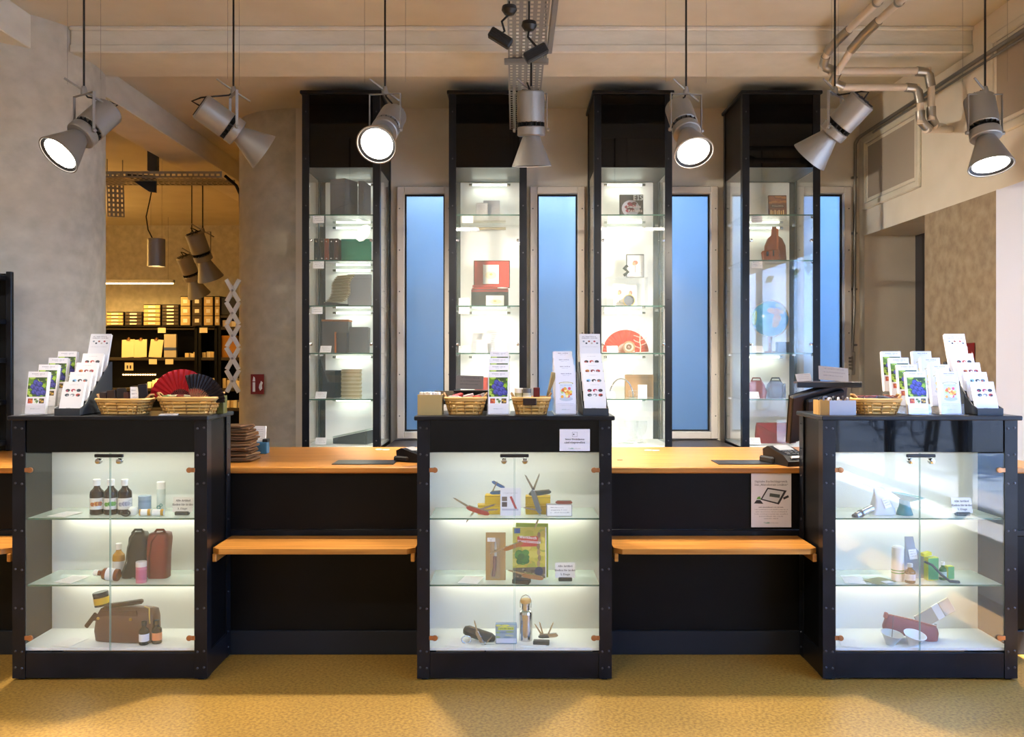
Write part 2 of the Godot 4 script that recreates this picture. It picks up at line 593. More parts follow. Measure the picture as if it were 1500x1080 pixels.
func setting() -> void:
	var slab := func(called: String, x0, x1, y0, y1, z0, z1, m):
		var o := wall_piece(self, called, x0, x1, y0, y1, z0, z1, m)
		o.set_meta("kind", "structure")
		return o
	slab.call("floor", -8.3, 3.55, -0.2, 0.0, -3.8, 15.4, M.linoleum)
	slab.call("ceiling", -8.3, 3.55, CEIL, CEIL + 0.25, -3.8, 8.2, M.paint_ceiling)
	slab.call("ceiling_storeroom", -8.3, -1.5, CEIL, CEIL + 0.25, 8.2, 15.4, M.paint_ceiling)
	slab.call("added_upper_storeys", -8.3, 3.55, CEIL + 0.25, 11.8, -3.8, 8.2, hexmat("c8c4bc", 0.9))  # unseen block, added to keep the sun off the courtyard
	slab.call("wall_left", -8.3, -8.0, 0, CEIL, -3.8, 15.4, M.paint_wall)
	slab.call("wall_front", -8.0, 3.55, 0, CEIL, -3.8, -3.5, M.paint_wall)
	slab.call("wall_rear", -8.0, -1.5, 0, CEIL, 15.1, 15.4, M.plaster)
	slab.call("wall_storeroom", -1.75, -1.5, 0, CEIL, 8.3, 15.1, M.plaster)
	# round pillars
	for c in [["wall_pillar_left", -3.66, 6.27, 0.705], ["wall_pillar_back", -1.96, 8.66, 0.69]]:
		struct(c[0], sh().lathe([Vector2(c[3], 0), Vector2(c[3], CEIL)], 96, Transform3D(), true), M.plaster, V(c[1], 0, -c[2]))
	# the wall behind the tall showcases, with four tall window openings
	var back := struct_node("wall_back")
	var wx := [-0.981, 0.208, 1.397, 2.586]
	var edges := [-1.96]
	for x in wx:
		edges.append(x - 0.065)
		edges.append(x + 0.425)
	edges.append(3.1)
	for i in range(0, edges.size(), 2):
		wall_piece(back, "pier", edges[i], edges[i + 1], 0, CEIL, 7.97, 8.22, M.paint_wall)
	for x in wx:
		wall_piece(back, "parapet", x - 0.065, x + 0.425, 0, 0.845, 7.97, 8.22, M.paint_wall)
		wall_piece(back, "lintel", x - 0.065, x + 0.425, 3.1, CEIL, 7.97, 8.22, M.paint_wall)
	for i in 4:
		var w := struct_node("window_%d" % (i + 1))
		var x: float = wx[i]
		w.position = V(x + 0.18, 0, -7.97)
		for s in [-1, 1]:
			part(w, "frame_stile", bx(V(0.065, 2.255, 0.09), 0.006), M.window_frame, V(s * 0.2125, 1.9725, 0.012))
		part(w, "frame_rail", bx(V(0.36, 0.064, 0.09), 0.006), M.window_frame, V(0, 0.877, 0.012))
		part(w, "frame_rail", bx(V(0.36, 0.064, 0.09), 0.006), M.window_frame, V(0, 3.068, 0.012))
		for s in [-1, 1]:
			part(w, "gasket", bx(V(0.014, 2.127, 0.03)), M.rubber, V(s * 0.173, 1.9725, -0.02))
		part(w, "gasket", bx(V(0.33, 0.014, 0.03)), M.rubber, V(0, 0.916, -0.02))
		part(w, "gasket", bx(V(0.33, 0.014, 0.03)), M.rubber, V(0, 3.029, -0.02))
		part(w, "pane", bx(V(0.334, 2.1, 0.008)), M.frosted, V(0, 1.9725, -0.022))
		for k in 6:
			for s in [-1, 1]:
				part(w, "screw", sh().lathe([Vector2(0, 0.004), Vector2(0.006, 0.003), Vector2(0.006, 0)], 8, rot(90, 0, 0)), M.bolt, V(s * 0.22, 1.05 + k * 0.37, 0.057))
	# right wall: passage opening, pier, splayed shop window
	var right := struct_node("wall_right")
	part(right, "upper_wall", bx(V(0.45, CEIL - 2.65, 2.52)), M.paint_wall, V(3.325, (CEIL + 2.65) / 2, -6.96))
	part(right, "lintel", sh().prism(PackedVector2Array([Vector2(3.1, 2.65), Vector2(3.55, 2.92), Vector2(3.55, CEIL), Vector2(3.1, CEIL)]), 6.7), M.paint_wall, V(0, 0, -2.35))
	wall_piece(right, "corner_pier", 3.1, 3.55, 0, 2.65, 7.85, 8.22, M.paint_wall)
	part(right, "pier", sh().prism(PackedVector2Array([Vector2(3.1, 5.7), Vector2(3.1, 6.7), Vector2(3.55, 6.7), Vector2(3.55, 5.2)]), 2.65, Transform3D(Basis(V(1, 0, 0), V(0, 0, -1), V(0, 1, 0)), Vector3.ZERO)), M.plaster_brown, V(0, 1.325, 0))
	var d := Vector2(0.45, 0.5).normalized()
	part(right, "reveal", sh().prism(PackedVector2Array([Vector2(0, 0), Vector2(0.6727, 0), Vector2(0.6727, 2.92), Vector2(0, 2.65)]), 0.012, Transform3D(Basis(V(d.x, 0, d.y), V(0, 1, 0), V(-d.y, 0, d.x)), V(3.1, 0, -5.7))), hexmat("d4d6dc", 0.7), V(-0.004, 0, 0.004))
	wall_piece(right, "parapet", 3.1, 3.55, 0, 0.38, -1.0, 5.7, M.paint_wall)
	wall_piece(right, "near_pier", 3.1, 3.55, 0, 2.92, -3.5, -1.0, M.paint_wall)
	part(right, "sill", bx(V(0.47, 0.03, 6.68), 0.006), hexmat("b9b6b2", 0.4), V(3.315, 0.395, -2.36))
	# upper wall panels: framed fanlights painted shut
	for t in [[6.78, 7.82, 2.93, 3.45], [4.7, 5.75, 3.05, 3.6]]:
		var f := struct_node("trim_%d" % (1 if t[0] > 6 else 2))
		var zc: float = -(t[0] + t[1]) / 2
		var wz: float = t[1] - t[0]
		var yc: float = (t[2] + t[3]) / 2
		var hy: float = t[3] - t[2]
		for s in [-1, 1]:
			part(f, "moulding", bx(V(0.03, hy + 0.12, 0.06), 0.01), M.paint_beam, V(3.09, yc, zc + s * wz / 2))
			part(f, "moulding", bx(V(0.03, 0.06, wz), 0.01), M.paint_beam, V(3.09, yc + s * (hy / 2 + 0.03), zc))
			part(f, "bead", bx(V(0.016, hy, 0.03), 0.006), M.paint_wall, V(3.093, yc, zc + s * (wz / 2 - 0.05)))
			part(f, "bead", bx(V(0.016, 0.03, wz - 0.12), 0.006), M.paint_wall, V(3.093, yc + s * (hy / 2 - 0.02), zc))
		part(f, "panel", bx(V(0.01, hy, wz)), hexmat("a79d90", 0.5), V(3.096, yc, zc))
	# passage door
	var door := struct_node("door_1")
	door.position = V(3.585, 0, -7.275)
	part(door, "leaf", bx(V(0.07, 2.9, 1.5), 0.004), hexmat("4a4a50", 0.5), V(0.0, 1.45, 0))
	part(door, "handle", sh().tube([V(-0.03, 1.05, 0.42), V(-0.07, 1.05, 0.42), V(-0.07, 1.05, 0.3)], 0.01), M.chrome)
	# shop window frame and panes
	var shop := struct_node("window_5")
	shop.position = V(3.44, 0, 0)
	var zs := [-1.0, 0.55, 1.91, 3.3, 4.65]
	for z in zs:
		part(shop, "mullion", bx(V(0.08, 2.46, 0.07), 0.006), hexmat("6a6c70", 0.4), V(0, 1.64, -z))
	part(shop, "mullion", bx(V(0.08, 2.46, 0.07), 0.006), hexmat("6a6c70", 0.4), V(0, 1.64, -5.28))
	part(shop, "bottom_rail", bx(V(0.08, 0.07, 6.28), 0.006), hexmat("6a6c70", 0.4), V(0, 0.445, -2.14))
	part(shop, "top_rail", bx(V(0.08, 0.07, 6.28), 0.006), hexmat("6a6c70", 0.4), V(0, 2.84, -2.14))
	zs.append(5.28)
	for i in 5:
		part(shop, "pane", bx(V(0.008, 2.33, zs[i + 1] - zs[i] - 0.07)), M.clear_glass, V(0, 1.64, -(zs[i] + zs[i + 1]) / 2))
	# beams
	var beam := struct_node("trim_3")
	part(beam, "beam", bx(V(6.1, 0.175, 0.52), 0.006), M.paint_beam, V(0.05, 3.7235, -6.26))
	part(beam, "lower_lip", bx(V(6.1, 0.05, 0.012), 0.004), M.paint_beam, V(0.05, 3.662, -5.995))
	part(beam, "cornice", bx(V(6.1, 0.03, 0.03), 0.008), M.paint_beam, V(0.05, CEIL - 0.013, -5.99))
	var along := struct_node("trim_4")
	part(along, "beam", bx(V(0.43, 0.225, 18.4), 0.006), M.paint_beam, V(-3.365, 3.70, -5.9))
	# extinguisher signs
	fire_sign("small red fire extinguisher sign on the round plaster pillar", at(377, 563, 7.985))
	var fs := fire_sign("red fire extinguisher sign on the brown plaster pier at right", V(3.092, Y(522, 6.0), -6.02))
	fs.rotation_degrees.y = -90
	# socket at the foot of the vertical conduit
	var sw := thing("switch_box", "grey surface switch box below the vertical wall conduit", "switch", V(3.0, 1.52, -7.955))
	part(sw, "body", bx(V(0.1, 0.21, 0.06), 0.008), hexmat("a9a49c", 0.5))
	part(sw, "rocker", bx(V(0.05, 0.13, 0.012), 0.004), hexmat("8d8881", 0.4), V(0, 0, 0.034))
	for k in 4:
		part(sw, "key", bx(V(0.034, 0.02, 0.008), 0.002), hexmat("6f6a64", 0.4), V(0, -0.045 + 0.03 * k, 0.042))

func fire_sign(label: String, where: Vector3) -> Node3D:
	var s := thing("fire_sign", label, "sign", where)
	part(s, "plate", bx(V(0.12, 0.18, 0.006), 0.002), hexmat("7c1f1c", 0.5))
	part(s, "cylinder_symbol", bx(V(0.022, 0.085, 0.002)), M.paper, V(-0.03, -0.025, 0.004))
	part(s, "nozzle_symbol", sh().prism(PackedVector2Array([Vector2(-0.012, 0.0), Vector2(0.012, 0), Vector2(0.008, 0.035), Vector2(-0.004, 0.045)]), 0.002), M.paper, V(-0.03, 0.025, 0.004))
	var fl := PackedVector2Array()
	for p in [[0.0, -0.06], [0.018, -0.04], [0.016, -0.01], [0.024, 0.015], [0.008, 0.03], [0.002, 0.012], [-0.006, 0.0], [-0.012, -0.03]]:
		fl.append(Vector2(p[0], p[1]))
	part(s, "flame_symbol", sh().prism(fl, 0.002), M.paper, V(0.026, 0, 0.004))
	return s


# ---------------------------------------------------------------- outside: street at right, courtyard behind
func outside() -> void:
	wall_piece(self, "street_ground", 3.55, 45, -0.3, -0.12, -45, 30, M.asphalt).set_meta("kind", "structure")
	wall_piece(self, "pavement", 3.55, 5.6, -0.12, -0.02, -45, 30, hexmat("8a8a8c", 0.85)).set_meta("kind", "structure")
	wall_piece(self, "courtyard_ground", -1.5, 3.55, -0.3, -0.1, 8.25, 14, hexmat("dcdcd8", 0.9)).set_meta("kind", "structure")
	wall_piece(self, "added_courtyard_wing", 3.56, 4.4, 0, 10.5, 8.25, 14, hexmat("b9c0c1", 0.9)).set_meta("kind", "structure")  # unseen side wing, put in to shade the courtyard windows
	var house := thing("courtyard_house", "pale courtyard building seen blurred through the frosted windows", "building", V(1.03, 0, -11.6))
	part(house, "lower_wall", bx(V(5.0, 2.5, 0.3)), hexmat("b9c0c1", 0.9), V(0, 1.25, 0))
	part(house, "upper_wall", bx(V(5.0, 5.0, 0.3)), hexmat("b9c0c1", 0.9), V(0, 5.0, -0.02))
	part(house, "ledge", bx(V(5.0, 0.12, 0.4), 0.01), hexmat("b9c0c1", 0.9), V(0, 2.5, 0.06))
	for p in [[9.0, -7.0, 5.6], [11.5, 1.5, 6.4], [8.5, 9.0, 5.2], [6.2, 3.0, 8.4]]:
		tree(["leafy street tree beyond the parked bicycles", "tall leafy street tree across the road", "leafy street tree nearest the shop corner", "leafy street tree just outside the shop window"][[9.0, 11.5, 8.5, 6.2].find(p[0])], V(p[0], -0.12, -p[1]), p[2])
	for p in [[8.6, -11.2, 65.0, "2a5aa0"], [8.2, -13.4, 50.0, "a03030"], [7.6, -8.6, 75.0, "303438"]]:
		bicycle(["blue framed bicycle parked across the street", "red framed bicycle parked furthest along the street", "dark framed bicycle parked nearest the shop window"][[8.6, 8.2, 7.6].find(p[0])], V(p[0], -0.12, -p[1]), p[2], p[3])
	for p in [[7.0, -5.6], [6.4, -4.6]]:
		var c := thing("street_stool", "black bar stool with tapered legs standing on the street, %s" % ("nearer the parked bicycles" if p[0] > 6.9 else "nearer the shop window"), "stool", V(p[0], -0.12, -p[1]), 20, "bar stools on the street")
		part(c, "seat", bx(V(0.44, 0.05, 0.44), 0.02), M.black, V(0, 0.78, 0))
		for sx in [-1, 1]:
			for sz in [-1, 1]:
				part(c, "leg", sh().lathe([Vector2(0, 0), Vector2(0.014, 0), Vector2(0.034, 0.78)], 10, Transform3D(Basis.from_euler(V(-sz * 0.12, 0, sx * 0.12)), V(sx * 0.25, 0, sz * 0.25))), M.black)

func tree(label: String, where: Vector3, high: float) -> void:
	var t := thing("street_tree", label, "tree", where, 0, "street trees")
	part(t, "trunk", sh().lathe([Vector2(0.16, 0), Vector2(0.11, high * 0.4), Vector2(0.05, high * 0.75)], 12), hexmat("4a3c2e", 0.9))
	var s := sh()
	for i in 900:
		var d := V(rng.randfn(), rng.randfn() * 0.8, rng.randfn()) * 0.9
		var c := V(0, high * 0.72, 0) + d
		var q := Basis.from_euler(V(rng.randf() * TAU, rng.randf() * TAU, rng.randf() * TAU))
		var a := q.x * 0.16
		var b := q.y * 0.11
		s.quad(c - a, c - b, c + a, c + b, q.z)
	var leaf := hexmat("5f8a34", 0.7)
	part(t, "foliage", s, leaf).set_meta("kind", "stuff")

func bicycle(label: String, where: Vector3, turn: float, col: String) -> void:
	var b := thing("bicycle", label, "bicycle", where, turn, "bicycles parked outside")
	var fm := hexmat(col, 0.35)
	for s in [-0.52, 0.52]:
		var ring := []
		for k in 28:
			ring.append(V(s + 0.33 * cos(TAU * k / 28), 0.34 + 0.33 * sin(TAU * k / 28), 0))
		var w := part(b, "tyre", sh().tube(ring, 0.018, 8, true), M.rubber)
		for k in 9:
			part(w, "spoke", sh().tube([V(s + 0.32 * cos(PI * k / 9), 0.34 + 0.32 * sin(PI * k / 9), 0), V(s - 0.32 * cos(PI * k / 9), 0.34 - 0.32 * sin(PI * k / 9), 0)], 0.003, 4), M.chrome)
	part(b, "frame", sh().tube([V(-0.52, 0.34, 0), V(-0.08, 0.32, 0), V(0.36, 0.78, 0), V(-0.18, 0.8, 0), V(-0.52, 0.34, 0)], 0.018, 8), fm)
	part(b, "seat_tube", sh().tube([V(-0.08, 0.32, 0), V(-0.22, 0.95, 0)], 0.016, 8), fm)
	part(b, "fork", sh().tube([V(0.52, 0.34, 0), V(0.34, 0.98, 0)], 0.016, 8), fm)
	part(b, "saddle", bx(V(0.26, 0.05, 0.13), 0.02), M.black, V(-0.23, 0.97, 0))
	part(b, "handlebar", sh().tube([V(0.2, 1.02, -0.26), V(0.34, 1.0, -0.1), V(0.34, 1.0, 0.1), V(0.2, 1.02, 0.26)], 0.013, 8), M.chrome)
	part(b, "tail_light", bx(V(0.02, 0.06, 0.05), 0.008), hexmat("b02020", 0.3), V(-0.84, 0.62, 0))


# ---------------------------------------------------------------- counter
func counter() -> void:
	one("worktop", "long oak counter worktop running behind the three display cases", "worktop", sh().box(V(0, 0, 0), V(6.05, 0.034, 1.04), 0.006), M.oak, V(-0.17, 0.98, -5.21))
	var bays := [[-3.2, -2.40, "far left bay beside the left display case"], [-1.56, -0.42, "bay between the left and middle display cases"], [0.425, 1.565, "bay between the middle and right display cases"], [2.40, 2.85, "narrow bay right of the right display case"]]
	for b in bays:
		var w: float = b[1] - b[0]
		var xc: float = (b[0] + b[1]) / 2
		var c := thing("counter_section", "black steel counter front of the %s" % b[2], "counter", V(xc, 0, -4.73), 0, "black counter fronts")
		part(c, "upper_panel", bx(V(w, 0.30, 0.02), 0.002), M.panel_black, V(0, 0.812, 0))
		part(c, "lower_panel", bx(V(w, 0.50, 0.02), 0.002), M.panel_black, V(0, 0.375, 0))
		part(c, "rail", bx(V(w, 0.034, 0.032), 0.004), M.steel_black, V(0, 0.643, 0.004))
		part(c, "kick_plate", bx(V(w, 0.126, 0.03), 0.003), hexmat("1d1f23", 0.4), V(0, 0.063, 0.012))
		for s in [-1, 1]:
			if w > 0.9:
				part(c, "screw", sh().lathe([Vector2(0, 0.004), Vector2(0.005, 0.003), Vector2(0.005, 0)], 8, rot(90, 0, 0)), M.bolt, V(s * (w / 2 - 0.03), 0.15, 0.01))
		if w < 0.9 and xc > 0:
			continue
		if w > 0.9:
			w -= 0.13
		else:
			w -= 0.08
			xc -= 0.04
		var l := thing("bag_ledge", "narrow oak bag ledge in the %s" % b[2], "ledge", V(xc, 0.621, -4.53), 0, "oak bag ledges")
		var hw := w / 2 - 0.003
		part(l, "board", sh().prism(PackedVector2Array([Vector2(-hw, -0.16), Vector2(hw, -0.16), Vector2(hw, 0.13), Vector2(hw - 0.04, 0.165), Vector2(-hw + 0.04, 0.165), Vector2(-hw, 0.13)]), 0.026, Transform3D(Basis(V(1, 0, 0), V(0, 0, 1), V(0, 1, 0)), Vector3.ZERO)), M.oak)
		for s in [-1, 1]:
			part(l, "bracket", bx(V(0.02, 0.04, 0.3), 0.003), M.oak, V(s * (hw - 0.012), -0.034, 0))


# ---------------------------------------------------------------- low display cases
func angle_post(high: float, sx: float, sz: float, w := 0.062, t := 0.006) -> Shape:
	var p := PackedVector2Array()
	for q in [[0, 0], [1, 0], [1, t / w], [t / w, t / w], [t / w, 1], [0, 1]]:
		p.append(Vector2(q[0] * w * -sx, q[1] * w * -sz))
	# plan outline raised to the post's height
	return sh().prism(p, high, Transform3D(Basis(V(1, 0, 0), V(0, 0, 1), V(0, 1, 0)), V(0, high / 2, 0)))

func cases() -> void:
	var names := ["left", "middle", "right"]
	for i in 3:
		var c := thing("display_case", "%s black steel display case with lit glass shelves, %s" % [["leftmost", "middle", "rightmost"][i], ["holding bottles and leather wash bags", "holding pocket knives and a steel bottle", "holding bowls and a pink pencil case"][i]], "display case", V([-1.973, 0.002, 1.982][i], 0, -CASE_Z), 0, "low display cases in the counter")
		part(c, "top_slab", bx(V(0.975, 0.022, 0.40), 0.004), M.steel_black, V(0, 1.282, -0.175))
		var bolt := sh().lathe([Vector2(0, 0.005), Vector2(0.004, 0.004), Vector2(0.006, 0.0015), Vector2(0.006, 0)], 8, rot(90, 0, 0)).mesh()
		var bside := sh().lathe([Vector2(0, 0.005), Vector2(0.004, 0.004), Vector2(0.006, 0.0015), Vector2(0.006, 0)], 8, rot(0, 0, -90)).mesh()
		for sx in [-1.0, 1.0]:
			for sz in [1.0, -1.0]:
				var p := part(c, "corner_post", angle_post(1.26, sx, sz), M.steel_black, V(sx * 0.475, 0.01, 0.0 if sz > 0 else -0.36))
				for k in 8:
					var h: float = [0.05, 0.13, 0.34, 0.53, 0.72, 0.95, 1.09, 1.22][k]
					if sz > 0:
						part(p, "bolt", bolt, M.bolt, V(-sx * 0.047, h, 0))
						part(p, "bolt", bolt, M.bolt, V(-sx * 0.015, h + 0.004, 0))
					elif sx * [1, 0, -1][i] > 0 or i == 1:
						part(p, "bolt", bside, M.bolt, V(sx * 0.0 if sx > 0 else -0.005, h, 0.04))
		part(c, "header_panel", bx(V(0.828, 0.158, 0.008), 0.001), M.gloss_black, V(0, 1.192, -0.012))
		part(c, "plinth", bx(V(0.828, 0.125, 0.02), 0.003), M.steel_black, V(0, 0.072, -0.014))
		for s in [-1, 1]:
			part(c, "foot", bx(V(0.03, 0.012, 0.03), 0.002), M.rubber, V(s * 0.44, 0.006, -0.03))
		for sx in [-1, 1]:
			part(c, "side_panel", bx(V(0.008, 1.13, 0.33)), M.panel_black, V(sx * 0.462, 0.70, -0.18))
			part(c, "side_kick", bx(V(0.012, 0.125, 0.27), 0.002), M.steel_black, V(sx * 0.468, 0.072, -0.18))
		part(c, "rear_panel", bx(V(0.93, 1.13, 0.008)), M.panel_black, V(0, 0.70, -0.352))
		part(c, "back_panel", bx(V(0.91, 1.12, 0.008)), M.white_panel, V(0, 0.705, -0.338))
		part(c, "bottom_board", bx(V(0.91, 0.014, 0.31), 0.001), M.white_panel, V(0, 0.146, -0.178))
		for y in [0.788, 0.461]:
			var g := part(c, "glass_shelf", bx(V(0.83, 0.008, 0.30)), M.case_shelf, V(0, y - 0.004, -0.178))
			part(g, "edge", bx(V(0.83, 0.008, 0.002)), M.shelf_edge, V(0, 0, 0.151))
			for sx in [-1, 1]:
				part(c, "shelf_pin", bx(V(0.03, 0.008, 0.012), 0.002), M.chrome, V(sx * 0.44, y - 0.013, -0.08))
		for k in 3:
			var y: float = [1.115, 0.772, 0.446][k]
			var z: float = [-0.16, -0.285, -0.285][k]
			var lt := part(c, "light_strip", bx(V(0.76, 0.008, 0.018), 0.002), M.led_cool, V(0, y, z))
			part(lt, "light_housing", bx(V(0.78, 0.004, 0.022)), M.zinc, V(0, 0.006, 0))
			area(lt, "strip_light", V(0, -0.006, 0), Vector2(0.76, 0.018), [0.09, 0.058, 0.058][k], Color(1.0, 1.0, 0.92))
		for sx in [-1, 1]:
			var dr := part(c, "glass_door", bx(V(0.409, 0.965, 0.005), 0.001), M.clear_glass, V(sx * 0.206, 0.627, -0.006))
			part(dr, "polished_edge", bx(V(0.0012, 0.965, 0.0054)), hexmat("8fa89c", 0.2), V(-sx * 0.2035, 0, 0))
			for y in [0.40, -0.42]:
				part(dr, "hinge", sh().lathe([Vector2(0, 0.009), Vector2(0.013, 0.008), Vector2(0.014, 0)], 16, rot(90, 0, 0)), M.copper, V(sx * 0.182, y, 0.003))
				part(dr, "hinge_arm", bx(V(0.03, 0.022, 0.006), 0.002), M.copper, V(sx * 0.196, y, 0.004))
			part(dr, "lock_knob", sh().lathe([Vector2(0, 0.026), Vector2(0.012, 0.024), Vector2(0.015, 0.012), Vector2(0.015, 0.0)], 16, rot(90, 0, 0)), M.chrome, V(-sx * 0.155, 0.445, 0.003))
		part(c, "lock_bar", bx(V(0.14, 0.016, 0.016), 0.003), M.black, V(0, 1.098, 0.006))


# ---------------------------------------------------------------- tall showcases
const TOWER_X := [-1.398, -0.212, 0.9625, 2.1595]
const SHELF := [3.11, 2.735, 2.365, 1.995, 1.61, 1.235, 0.86]

func showcases() -> void:
	var bolt := sh().lathe([Vector2(0, 0.005), Vector2(0.004, 0.004), Vector2(0.006, 0.0015), Vector2(0.006, 0)], 8, rot(90, 0, 0)).mesh()
	var which := ["first tall black glass showcase from the left, holding files and boxes", "second tall black glass showcase, holding an open red box", "third tall black glass showcase, holding an orange fan and glasses", "fourth tall black glass showcase at right, holding a globe"]
	var levels := [[1, 2, 3, 4, 5], [1, 3, 4, 5], [1, 3, 4, 5], [1, 2, 4, 5]]
	var lit := [[0, 1, 2, 3, 4, 5], [0, 3, 4, 5], [0, 1, 3, 4, 5], [1, 4]]
	for i in 4:
		var c := thing("tall_showcase", which[i], "showcase", V(TOWER_X[i], 0, -7.17), 0, "tall showcases along the back wall")
		part(c, "cap", bx(V(0.66, 0.03, 0.68), 0.006), M.steel_black, V(0, 3.715, -0.322))
		for sx in [-1.0, 1.0]:
			for sz in [1.0, -1.0]:
				var p := part(c, "corner_post", angle_post(3.70, sx, sz, 0.058), M.steel_black, V(sx * 0.315, 0, 0.0 if sz > 0 else -0.645))
				if sz > 0:
					for k in 8:
						part(p, "bolt", bolt, M.bolt, V(-sx * 0.03, 0.9 + k * 0.38, 0))
		part(c, "header_panel", bx(V(0.516, 0.585, 0.008)), M.gloss_black, V(0, 3.405, -0.012))
		part(c, "header_rear", bx(V(0.516, 0.585, 0.008)), M.panel_black, V(0, 3.405, -0.635))
		for sx in [-1, 1]:
			part(c, "header_side", bx(V(0.008, 0.585, 0.53)), M.panel_black, V(sx * 0.305, 3.405, -0.322))
			part(c, "side_glass", bx(V(0.006, 2.26, 0.53)), M.clear_glass, V(sx * 0.305, 1.975, -0.322))
		part(c, "header_floor", bx(V(0.6, 0.01, 0.62)), hexmat("3a3c3e", 0.35), V(0, 3.116, -0.322))
		part(c, "front_glass", bx(V(0.514, 2.26, 0.006)), M.clear_glass, V(0, 1.975, -0.012))
		part(c, "back_panel", bx(V(0.516, 2.26, 0.008)), M.white_panel, V(0, 1.975, -0.628))
		part(c, "base", bx(V(0.6, 0.83, 0.62), 0.002), M.panel_black, V(0, 0.425, -0.322))
		part(c, "base_board", bx(V(0.6, 0.012, 0.62)), M.white_panel, V(0, 0.85, -0.322))
		for s in [-1, 1]:
			part(c, "glass_clip", sh().lathe([Vector2(0, 0.02), Vector2(0.012, 0.018), Vector2(0.012, 0)], 12, rot(90, 0, 0)), M.chrome, V(s * 0.243, 2.52, -0.01))
			part(c, "glass_clip", sh().lathe([Vector2(0, 0.02), Vector2(0.012, 0.018), Vector2(0.012, 0)], 12, rot(90, 0, 0)), M.chrome, V(s * 0.243, 1.68, -0.01))
		for k in levels[i]:
			var g := part(c, "glass_shelf", bx(V(0.59, 0.010, 0.57)), M.shelf_glass, V(0, SHELF[k] - 0.005, -0.325))
			part(g, "edge", bx(V(0.59, 0.010, 0.002)), M.shelf_edge, V(0, 0, 0.286))
			for sx in [-1, 1]:
				part(g, "shelf_clamp", bx(V(0.03, 0.016, 0.016), 0.003), M.chrome, V(sx * 0.28, -0.012, 0.24))
				part(g, "shelf_clamp", bx(V(0.03, 0.016, 0.016), 0.003), M.chrome, V(sx * 0.28, -0.012, -0.24))
		for k in lit[i]:
			var lt := part(c, "light_tube", sh().tube([V(-0.15, 0, 0), V(0.15, 0, 0)], 0.009, 10), M.led_cool, V(0, SHELF[k] - 0.035, -0.56))
			for s in [-1, 1]:
				part(lt, "light_end", sh().tube([V(s * 0.15, 0, 0), V(s * 0.18, 0, 0)], 0.011, 8), M.chrome)
			area(lt, "tube_light", V(0, -0.012, 0), Vector2(0.3, 0.018), 0.024, Color(0.96, 1.0, 0.93))
		if i == 1:
			part(c, "unlit_tube", sh().tube([V(-0.17, 0, 0), V(0.14, 0, 0)], 0.012, 10), hexmat("b8a88a", 0.3), V(0, SHELF[1] - 0.04, -0.56))
	# low dark cupboards between the showcases
	for i in 4:
		var x0: float = TOWER_X[i] + 0.33
		var x1: float = TOWER_X[i + 1] - 0.33 if i < 3 else 3.05
		var c := thing("low_cupboard", "low dark cupboard under the %s frosted window" % ["first", "second", "third", "fourth"][i], "cupboard", V((x0 + x1) / 2, 0, -7.55), 0, "low cupboards under the windows")
		part(c, "body", bx(V(x1 - x0, 0.78, 0.6), 0.003), M.panel_black, V(0, 0.42, -0.08))
		part(c, "top", bx(V(x1 - x0, 0.022, 0.62), 0.003), hexmat("3a3230", 0.4), V(0, 0.823, -0.08))


